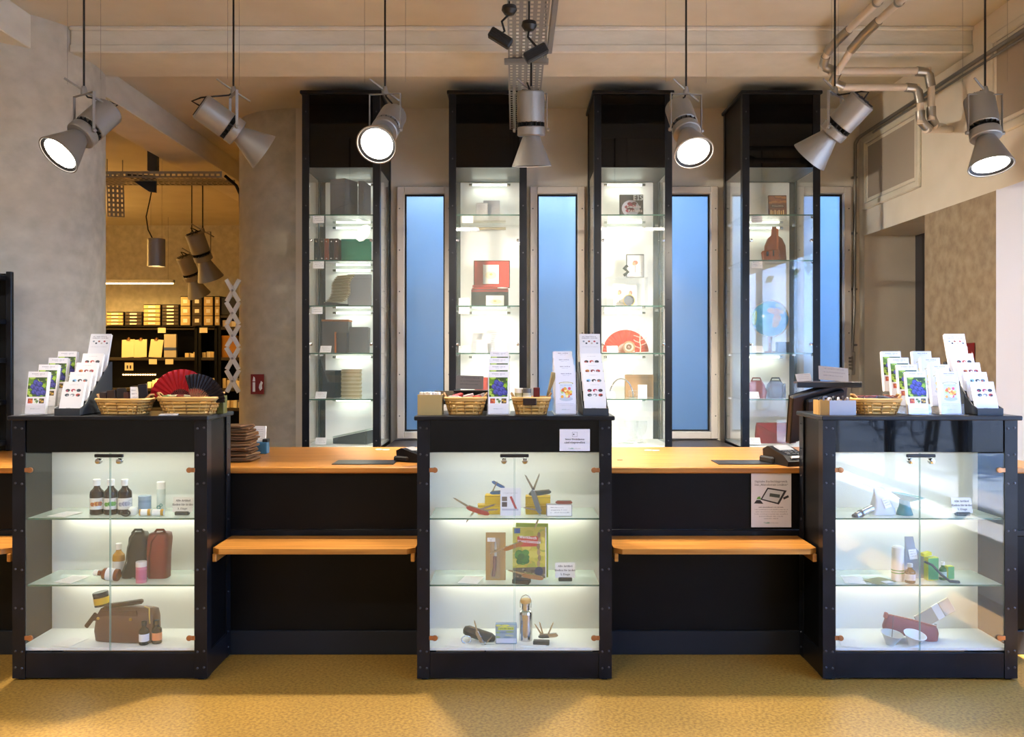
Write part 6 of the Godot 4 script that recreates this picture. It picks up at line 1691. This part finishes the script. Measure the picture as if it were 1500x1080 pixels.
func tower_goods() -> void:
	var gy := hexmat("6a6a6c", 0.55)
	var dk := hexmat("2c3036", 0.5)
	# first showcase: files, binders, boxes
	stand("file_box", "tall grey file box, left of two on the top shelf of the first showcase", "file box", 504, 7.5, 1, V(0.15, 0.33, 0.19), gy, null, V(0, -24, 0), "grey file boxes")
	stand("file_box", "narrow grey file box, right of two on the top shelf of the first showcase", "file box", 534, 7.5, 1, V(0.05, 0.31, 0.2), hexmat("57575a", 0.55), null, V(0, -8, 0), "grey file boxes")
	var bind := [[467, "1e1c1c", "leftmost black"], [475, "26221f", "second black"], [482, "7a3a26", "red brown"], [489, "22201e", "third black"], [496, "4a3026", "dark brown"]]
	for b in bind:
		var o := thing("ring_binder", "%s ring binder spine on the second shelf of the first showcase" % b[2], "binder", V(X(b[0], 7.42), SHELF[2], -7.42), 0, "ring binders in the first showcase")
		part(o, "cover", bx(V(0.037, 0.19, 0.2), 0.003), hexmat(b[1], 0.5), V(0, 0.095, 0))
		for y in [0.025, 0.165]:
			part(o, "spine_ring", sh().lathe([Vector2(0, 0.003), Vector2(0.006, 0.002), Vector2(0.007, 0)], 12, rot(90, 0, 0)), M.chrome, V(0, y, 0.1))
	stand("green_album", "green cloth album facing forward on the second shelf of the first showcase", "album", 522, 7.45, 2, V(0.25, 0.2, 0.04), hexmat("3f8a6c", 0.6))
	var ac := thing("card_cascade", "leaning cascade of cream index cards on the third shelf of the first showcase", "index cards", V(X(497, 7.5), SHELF[3], -7.5))
	for k in 18:
		part(ac, "card", bx(V(0.155 - 0.001 * k, 0.006, 0.1), 0.001), hexmat(["c9bc98", "b8aa84"][k % 2], 0.7), V(-0.04 + 0.006 * k + 0.02 * sin(k * 0.35), 0.045 + 0.013 * k, 0), V(0, 0, 4))
	part(ac, "tray", bx(V(0.2, 0.012, 0.12), 0.002), dk, V(-0.01, 0.012, 0), V(0, 0, -6))
	part(ac, "tray_lip", bx(V(0.2, 0.03, 0.006), 0.002), dk, V(-0.01, 0.02, 0.06), V(0, 0, -6))
	stand("grey_panel", "grey panel standing behind the index cards", "box", 527, 7.62, 3, V(0.2, 0.29, 0.05), hexmat("8a8c8e", 0.55))  # plain grey panel, modelled as a closed carton
	var lx := stand("lidded_box", "grey box with an orange lid on the fourth shelf of the first showcase", "box", 494, 7.55, 4, V(0.22, 0.265, 0.16), hexmat("5c5854", 0.55), null, Vector3.ZERO)
	part(lx, "lid", bx(V(0.23, 0.016, 0.17), 0.003), hexmat("a8602a", 0.5), V(0, 0.274, 0))
	stand("slim_case", "slim dark case with orange edges before the lidded box", "case", 502, 7.42, 4, V(0.1, 0.17, 0.05), hexmat("4a4a4c", 0.5), null, V(0, -14, 0))
	one("orange_board", "thin orange board beside the slim dark case", "board", bx(V(0.01, 0.175, 0.06), 0.002), hexmat("b8642a", 0.5), V(X(492, 7.4), SHELF[4] + 0.0875, -7.4))
	stand("grey_slip_case", "grey slip case with a pale band on the fourth shelf of the first showcase", "box", 526, 7.42, 4, V(0.165, 0.215, 0.06), hexmat("55565a", 0.5), null, V(-6, -8, 0))
	stand("dark_box", "upright dark box on the fifth shelf of the first showcase", "box", 489, 7.5, 5, V(0.12, 0.23, 0.16), hexmat("2e333c", 0.5), null, V(0, -20, 0))
	var cs := thing("card_stack", "tall stack of cream index cards on the fifth shelf of the first showcase", "index cards", V(X(515, 7.48), SHELF[5], -7.48))
	for k in 22:
		part(cs, "card", bx(V(0.155, 0.0095, 0.11), 0.001), hexmat(["b5aa88", "a3976f", "c0b594"][k % 3], 0.7), V(0.003 * sin(k * 1.9), 0.006 + 0.0108 * k, 0))
	var lb := thing("sloping_box", "dark box with a pale sloping lid at the foot of the first showcase", "box", V(X(520, 7.45), SHELF[6] - 0.004, -7.45), -12)
	part(lb, "body", sh().prism(PackedVector2Array([Vector2(-0.15, 0), Vector2(0.15, 0), Vector2(0.15, 0.11), Vector2(-0.15, 0.045)]), 0.22), hexmat("323a44", 0.5))
	part(lb, "lid", bx(V(0.31, 0.012, 0.23), 0.003), hexmat("a8b8b0", 0.5), V(0, 0.087, 0), V(0, 0, 12.2))
	# second showcase
	stand("white_brochure", "white brochure on the top shelf of the second showcase", "brochure", 706, 7.5, 1, V(0.1, 0.145, 0.01), hexmat("d8d6d2", 0.5), M.list_text, V(-4, 0, 0))
	stand("grey_brochure", "grey brochure with a pen picture on the top shelf of the second showcase", "brochure", 720, 7.55, 1, V(0.14, 0.175, 0.01), hexmat("a8a6ac", 0.5), printed("pen_print", script_page(64, 80, 7, "a8a6ac", "6a6e80", 0.2, 0.8)), V(-4, 0, 0))
	var rb := thing("red_box", "open dark box with a red lining standing in the second showcase", "box", V(X(720, 7.5), SHELF[3], -7.5))
	var red := hexmat("b8352c", 0.6)
	part(rb, "lid", bx(V(0.31, 0.24, 0.012), 0.003), hexmat("3a2424", 0.5), V(0, 0.29, -0.1), V(-6, 0, 0))
	part(rb, "lid_lining", bx(V(0.295, 0.225, 0.004)), red, V(0, 0.29, -0.091), V(-6, 0, 0))
	part(rb, "tray", bx(V(0.31, 0.15, 0.16), 0.003), hexmat("2a2626", 0.5), V(-0.012, 0.076, 0))
	for y in [0.158, 0.182]:
		part(rb, "divider", bx(V(0.3, 0.016, 0.012), 0.002), red, V(-0.012, y, 0.03 - (y - 0.158) * 2.0))
	part(rb, "drawer_lip", bx(V(0.31, 0.02, 0.006), 0.002), hexmat("7a2a24", 0.5), V(-0.012, 0.135, 0.082))
	var pp := page(64, 80, "ded8cc")
	blob(pp, 0.5, 0.55, 0.36, 0.2, "e2cfa8")
	blob(pp, 0.5, 0.5, 0.1, 0.06, "d2a860")
	M.photo = printed("photo", pp)
	card("photo_card", "pale photograph card leaning in the open red box", "card", V(X(719, 7.52), SHELF[3] + 0.205, -7.565), 0.135, 0.165, M.photo, V(-6, 0, 0), "photograph cards")
	card("photo_card", "pale photograph card standing before the open red box", "card", V(X(725, 7.38), SHELF[3], -7.39), 0.15, 0.095, M.photo, V(-6, 0, 0), "photograph cards")
	one("bone_folder", "white oval tool lying on the red box edge", "folder", sh().lathe([Vector2(0, 0), Vector2(0.02, 0.004), Vector2(0.022, 0.01), Vector2(0, 0.014)], 16, Transform3D(Basis().scaled(V(2.0, 1, 1)), Vector3.ZERO), true), hexmat("eeece6", 0.4), V(X(736, 7.42), SHELF[3] + 0.154, -7.44))
	for k in 3:
		card("letter_sheet", ["large white letter sheet", "square white letter sheet", "small white letter card"][k] + " on the fourth shelf of the second showcase", "sheet", V(X([727, 705, 703][k], 7.5 - 0.03 * k), SHELF[4], -7.56 + 0.06 * k), [0.17, 0.16, 0.13][k], [0.2, 0.17, 0.11][k], M.list_text if k != 1 else M.paper, V(-6, 0, 0), "letter sheets")
	tin("red_drum", "small red round tin on the fifth shelf of the second showcase", "tin", V(X(706, 7.48), SHELF[5], -7.48), 0.062, 0.17, hexmat("b02c20", 0.4), hexmat("b8382a", 0.35))
	for k in 2:
		stand("gift_box", ["pale green gift box", "cream gift box"][k] + " at the foot of the second showcase", "box", [695, 725][k], 7.5, 6, V(0.14, 0.12, 0.14), hexmat(["b8c8b0", "d9d2b8"][k], 0.5))
	# third showcase
	var eb := page(96, 104, "4a3a34")
	blob(eb, 0.46, 0.56, 0.4, 0.36, "c0bcc8")
	for j in 9:
		blob(eb, 0.3 + 0.04 * j, 0.5 + 0.16 * sin(j * 1.4), 0.11, 0.07, ["8a1c2c", "b0304a", "6a1420"][j % 3])
	for j in 10:
		blob(eb, rng.randf(), rng.randf() * 0.2 + 0.8, 0.06, 0.03, ["6a5440", "2c2420"][j % 2])
	var ei := stand("cook_book", "dark square cook book with a plate of berries in the third showcase", "book", 925, 7.5, 1, V(0.2, 0.215, 0.025), hexmat("3a2c28", 0.5), printed("cook_book", eb), V(-4, 0, 0))
	text(ei, "lettering", "EIS", 0.06, M.paper, V(0.055, 0.185, 0.016), Vector3.ZERO, false, true)
	text(ei, "lettering", "Sorbets", 0.032, hexmat("f0e0e0"), V(0.02, 0.11, 0.016), Vector3.ZERO, false, true)
	text(ei, "lettering", "Parfaits", 0.032, hexmat("f0e0e0"), V(0.03, 0.075, 0.016), Vector3.ZERO, false, true)
	var fl := page(64, 80, "e0ddd8")
	blob(fl, 0.5, 0.35, 0.16, 0.1, "d0603c")
	blob(fl, 0.42, 0.4, 0.1, 0.08, "e08a5c")
	fill(fl, 0.48, 0.45, 0.05, 0.35, "8a8a80")
	strokes(fl, 0.1, 0.9, 0.8, 0.04, "9a9aa8")
	M.flower = printed("flower", fl)
	var ms := thing("display_step", "small clear display step in the middle of the third showcase", "display step", V(X(917, 7.55), SHELF[3], -7.58))
	part(ms, "plate", bx(V(0.36, 0.008, 0.16), 0.001), M.acrylic, V(0, 0.255, 0))
	for s in [-1, 1]:
		part(ms, "leg", bx(V(0.006, 0.251, 0.16)), M.acrylic, V(s * 0.175, 0.1255, 0))
	carton("flower_box", "black edged flower print box on the clear display step", "box", V(X(931, 7.57), SHELF[3] + 0.26, -7.6), V(0.15, 0.2, 0.03), hexmat("221f1f", 0.5), M.flower)
	one("dark_figure", "small dark twisted figure on the clear display step", "figure", sh().tube([V(-0.02, 0, 0), V(0.015, 0.03, 0.01), V(-0.018, 0.06, 0), V(0.012, 0.085, 0)], 0.014, 10), hexmat("2a2622", 0.35), V(X(917, 7.55), SHELF[3] + 0.274, -7.54))
	for k in 2:
		card("flower_card", ["left white card with a red flower", "right bluish card with an orange flower"][k] + " on the third shelf of the third showcase", "card", V(X([908, 924][k], 7.45 + 0.04 * k), SHELF[3], -7.45 - 0.04 * k), [0.105, 0.1][k], [0.195, 0.19][k], M.flower, V(-5, 0, 0), "flower cards")
	var cup := thing("silver_cup", "round silver cup lying on its side before the flower cards", "cup", V(X(921, 7.36), SHELF[3] + 0.05, -7.37))
	part(cup, "wall", sh().lathe([Vector2(0.044, -0.03), Vector2(0.048, 0.03), Vector2(0.044, 0.03), Vector2(0.04, -0.026), Vector2(0, -0.026)], 28, rot(90, 0, 0)), M.chrome)
	part(cup, "rim", sh().lathe([Vector2(0.044, 0.028), Vector2(0.05, 0.028), Vector2(0.05, 0.034), Vector2(0.044, 0.034)], 28, rot(90, 0, 0)), M.brass)
	fan("orange_fan", "large open orange folding fan in the third showcase", V(X(917, 7.5), SHELF[4] + 0.004, -7.52), 0.195, 2, 178, hexmat("c23c22", 0.6), hexmat("a8603c", 0.5), V(-6, 0, 0), 0.4, 18)
	var wr := thing("wooden_spool", "wooden ring spool before the orange fan", "spool", V(X(921, 7.4), SHELF[4] + 0.05, -7.4))
	for q in [[0.05, "b89468"], [0.036, "d8ceb8"], [0.022, "8a6a4a"]]:
		part(wr, "ring", sh().lathe([Vector2(q[0] - 0.013, 0), Vector2(q[0] - 0.01, 0.022), Vector2(q[0], 0.024), Vector2(q[0], 0)], 26, rot(90, 0, 0)), hexmat(q[1], 0.5))
	var tw := thing("coral_branch", "pale pink branching coral ornament beside the wooden spool", "ornament", V(X(938, 7.38), SHELF[4], -7.39))
	part(tw, "stem", sh().tube([V(0, 0, 0), V(0.004, 0.05, 0), V(-0.004, 0.1, 0), V(0, 0.15, 0)], 0.005, 8), hexmat("e8b8a8", 0.5))
	for k in 5:
		part(tw, "twig", sh().tube([V(0, 0.04 + 0.022 * k, 0), V((0.04 if k % 2 else -0.04), 0.055 + 0.022 * k, 0), V((0.055 if k % 2 else -0.055), 0.075 + 0.018 * k, 0)], 0.0035, 6), hexmat("e8b8a8", 0.5))
	var hp := []
	for k in 21:
		hp.append(V(-0.1 * cos(PI * k / 20), 0.16 * sin(PI * k / 20), 0))
	one("steel_hoop", "arched steel basket handle on the fifth shelf of the third showcase", "handle", sh().tube(hp, 0.006, 8, false, 1.6), M.chrome, V(X(910, 7.45), SHELF[5], -7.45))
	var wd := stand("wooden_tray", "upright wooden tray on the fifth shelf of the third showcase", "tray", 936, 7.6, 5, V(0.24, 0.19, 0.05), hexmat("b08656", 0.55))
	stand("white_pack", "small white and blue pack before the wooden tray", "pack", 941, 7.42, 5, V(0.075, 0.11, 0.03), hexmat("d8dce4", 0.5), hexmat("b8c4dc", 0.5))
	glassware("glass_cup", "small clear glass cup before the steel handle", V(X(927, 7.38), SHELF[5], -7.38), [[0.0, 0.03], [0.04, 0.034], [0.06, 0.036]])
	glassware("glass_cup", "tiny clear glass on top of the wooden tray", V(X(923, 7.55), SHELF[5] + 0.191, -7.59), [[0.0, 0.03], [0.02, 0.036], [0.035, 0.04]])
	glassware("glass_jug", "squat round clear glass jar at the foot of the third showcase", V(X(917, 7.4), SHELF[6] - 0.004, -7.4), [[0.0, 0.07], [0.04, 0.1], [0.08, 0.085], [0.1, 0.05], [0.12, 0.055]])
	glassware("wine_glass", "clear glass tumbler behind the round glass jar", V(X(926, 7.55), SHELF[6] - 0.004, -7.6), [[0.0, 0.045], [0.1, 0.048], [0.17, 0.062]])
	glassware("wine_glass", "stemmed clear glass at the right foot of the third showcase", V(X(940, 7.42), SHELF[6] - 0.004, -7.42), [[0.0, 0.04], [0.006, 0.012], [0.06, 0.008], [0.075, 0.025], [0.12, 0.042], [0.18, 0.045]])
	# fourth showcase
	var bb := page(64, 96, "6a3416")
	for j in 12:
		blob(bb, rng.randf(), rng.randf() * 0.3, 0.2, 0.05, ["8a4a1c", "a8682c"][j % 2])
	for j in 7:
		fill(bb, 0.08 + 0.12 * j, 0.62 + 0.03 * (j % 2), 0.07, 0.36, ["e2c98a", "d0a850"][j % 2])
	fill(bb, 0.1, 0.38, 0.8, 0.14, "3a1c10")
	strokes(bb, 0.2, 0.84, 0.41, 0.06, "e8dcc8")
	stand("bread_book", "brown cover book on the top shelf of the fourth showcase", "book", 1139, 7.5, 1, V(0.155, 0.21, 0.02), hexmat("4a2410", 0.5), printed("bread_book", bb), V(-4, 0, 0))
	var lp := thing("leather_pack", "brown leather backpack in the fourth showcase", "backpack", V(X(1134, 7.5), SHELF[2], -7.5))
	part(lp, "body", loft([[0.0, 0.085, 0.05, 0.01, 0], [0.03, 0.088, 0.055, 0.01, 0], [0.15, 0.084, 0.05, 0.006, 0], [0.21, 0.06, 0.036, 0.004, 0], [0.24, 0.026, 0.02, 0.0, 0], [0.31, 0.02, 0.012, 0.0, 0]]), hexmat("7d3a1c", 0.5))
	part(lp, "strap", bx(V(0.016, 0.28, 0.006), 0.002), hexmat("a85a30", 0.5), V(0.012, 0.15, 0.055))
	part(lp, "pocket", bx(V(0.15, 0.1, 0.04), 0.012), hexmat("8a441f", 0.5), V(-0.045, 0.06, 0.06), V(0, 0, 8))
	part(lp, "buckle", bx(V(0.02, 0.04, 0.008), 0.003), M.black, V(-0.08, 0.075, 0.084))
	part(lp, "side_strap", bx(V(0.012, 0.05, 0.006), 0.002), M.black, V(-0.03, 0.08, 0.084))
	globe()
	for k in 2:
		var hb := thing("hand_bag", ["wine red leather purse on the fifth shelf of the fourth showcase", "black camera bag on the fifth shelf of the fourth showcase"][k], "bag", V(X([1108, 1136][k], 7.45), SHELF[5], -7.45))
		var hm := hexmat(["7a2c2c", "191a1e"][k], 0.45)
		part(hb, "body", loft([[0.0, 0.075, 0.05, 0, 0], [0.05, 0.082, 0.055, 0, 0], [0.11, 0.066, 0.04, 0, 0], [0.145, 0.04, 0.02, 0, 0]]), hm)
		part(hb, "handle", sh().tube([V(-0.05, 0.12, 0), V(-0.03, 0.165, 0), V(0.03, 0.165, 0), V(0.05, 0.12, 0)], 0.006, 8), hm)
		if k:
			part(hb, "stand_leg", bx(V(0.025, 0.12, 0.02), 0.003), hexmat("15151a", 0.5), V(0.055, 0.06, 0.055))
	var rf := thing("red_folder", "wide red cloth folder at the foot of the fourth showcase", "folder", V(X(1136, 7.45), SHELF[6] - 0.004, -7.45))
	part(rf, "body", loft([[0.0, 0.165, 0.05, 0, 0], [0.06, 0.17, 0.055, 0, 0], [0.14, 0.165, 0.04, 0, 0], [0.17, 0.16, 0.02, 0, 0]], 28), hexmat("7a1018", 0.6))
	part(rf, "flap", sh().prism(PackedVector2Array([Vector2(-0.165, 0.165), Vector2(-0.06, 0.1), Vector2(0.02, 0.07), Vector2(0.165, 0.12), Vector2(0.165, 0.168)]), 0.008), hexmat("8c141c", 0.6), V(0, 0, 0.058), V(-6, 0, 0))
	part(rf, "tag", bx(V(0.03, 0.05, 0.002)), M.paper, V(0.1, 0.05, 0.062))
	# price tags on the shelf edges
	var tags := [[0, 1, 467], [0, 2, 467], [0, 3, 465], [0, 4, 477], [0, 5, 470], [0, 6, 470], [1, 1, 685], [1, 3, 680], [1, 4, 680], [2, 1, 898], [2, 3, 893], [2, 4, 897], [2, 5, 893], [3, 1, 1108], [3, 2, 1108], [3, 4, 1110], [3, 5, 1104], [3, 6, 1106]]
	for t in tags:
		var hang: bool = t[1] <= 3
		var y: float = SHELF[t[1]] + (-0.068 if hang else 0.004)
		card("price_tag", "white price tag on the %s of the %s tall showcase" % [["", "top shelf", "second shelf", "third shelf", "fourth shelf", "fifth shelf", "bottom board"][t[1]], ["first", "second", "third", "fourth"][t[0]]], "price tag", V(X(t[2], 7.23), y, -7.215), 0.09, 0.065 if not (t[0] == 1 and t[1] == 3) else 0.13, M.tag_text, V(-4, 0, 0) if hang else V(-35, 0, 0), "price tags in the tall showcases")

func glassware(called: String, label: String, where: Vector3, prof: Array) -> void:
	var g := thing(called, label, "glass", where, 0, "glassware in the third showcase")
	var p := [Vector2(0, 0)]
	for q in prof:
		p.append(Vector2(q[1], q[0]))
	part(g, "wall", sh().lathe(p, 24, Transform3D(), true), M.clear_glass)
	var top: Array = prof[-1]
	part(g, "rim", sh().lathe([Vector2(top[1], top[0]), Vector2(top[1] + 0.0012, top[0] + 0.001), Vector2(top[1] - 0.0012, top[0] + 0.001)], 24), hexmat("c8d6d0", 0.1))
	part(g, "foot", sh().lathe([Vector2(0, 0.003), Vector2(prof[0][1] * 0.95, 0.003), Vector2(prof[0][1] * 0.98, 0)], 24), hexmat("9fb2aa", 0.1))

func globe() -> void:
	var g := thing("globe", "blue terrestrial globe with an orange continent on a wooden foot", "globe", V(X(1128, 7.5), SHELF[4], -7.5))
	var im := page(256, 128, "2f86b4")
	for i in 60:
		blob(im, rng.randf(), rng.randf(), 0.05, 0.05, ["3a92be", "2a7cac", "48a0c6"][i % 3])
	# africa and europe face the room at u = 0; asia to the right
	for q in [[0.98, 0.34, 0.055, 0.06, "d08a2c"], [1.03, 0.34, 0.06, 0.06, "c9862a"], [0.0, 0.34, 0.05, 0.06, "d8942e"], [0.03, 0.32, 0.05, 0.06, "c98a30"], [0.03, 0.45, 0.045, 0.08, "c9922e"], [0.035, 0.55, 0.03, 0.08, "b8902c"], [0.97, 0.34, 0.03, 0.05, "d9a03a"], [0.08, 0.32, 0.03, 0.04, "d9b04a"], [0.01, 0.2, 0.05, 0.05, "8fa848"], [0.07, 0.16, 0.07, 0.05, "a9b458"], [0.16, 0.22, 0.1, 0.09, "b9b050"], [0.2, 0.33, 0.04, 0.06, "c2a050"], [0.72, 0.25, 0.07, 0.08, "a0a84c"], [0.8, 0.55, 0.05, 0.14, "8aa84a"], [0.5, 0.95, 0.5, 0.05, "dfe6ea"], [0.5, 0.02, 0.5, 0.04, "dfe6ea"]]:
		blob(im, q[0], q[1], q[2], q[3], q[4])
	var pf := []
	for k in 25:
		var a := -PI / 2 + PI * k / 24
		pf.append(Vector2(cos(a) * 0.15, sin(a) * 0.15))
	var m := printed("globe_map", im, 0.25)
	m.texture_repeat = true
	part(g, "ball", sh().lathe(pf, 40, rot(6, -8, -14), true), m, V(0, 0.29, 0))
	var arc := []
	for k in 15:
		var a := -PI / 2 + PI * 0.9 * k / 14 + 0.25
		arc.append(V(cos(a) * 0.158, 0.29 + sin(a) * 0.158, 0))
	part(g, "meridian", sh().tube(arc, 0.004, 8), M.brass)
	part(g, "stem", sh().lathe([Vector2(0.05, 0.0), Vector2(0.05, 0.01), Vector2(0.02, 0.018), Vector2(0.012, 0.05), Vector2(0.016, 0.1), Vector2(0.02, 0.135), Vector2(0.03, 0.14)], 20), hexmat("8a5a30", 0.4))
	one("black_plinth", "black block under the right of the globe", "block", bx(V(0.1, 0.09, 0.08), 0.004), M.black, V(X(1146, 7.38), SHELF[4] + 0.046, -7.37))
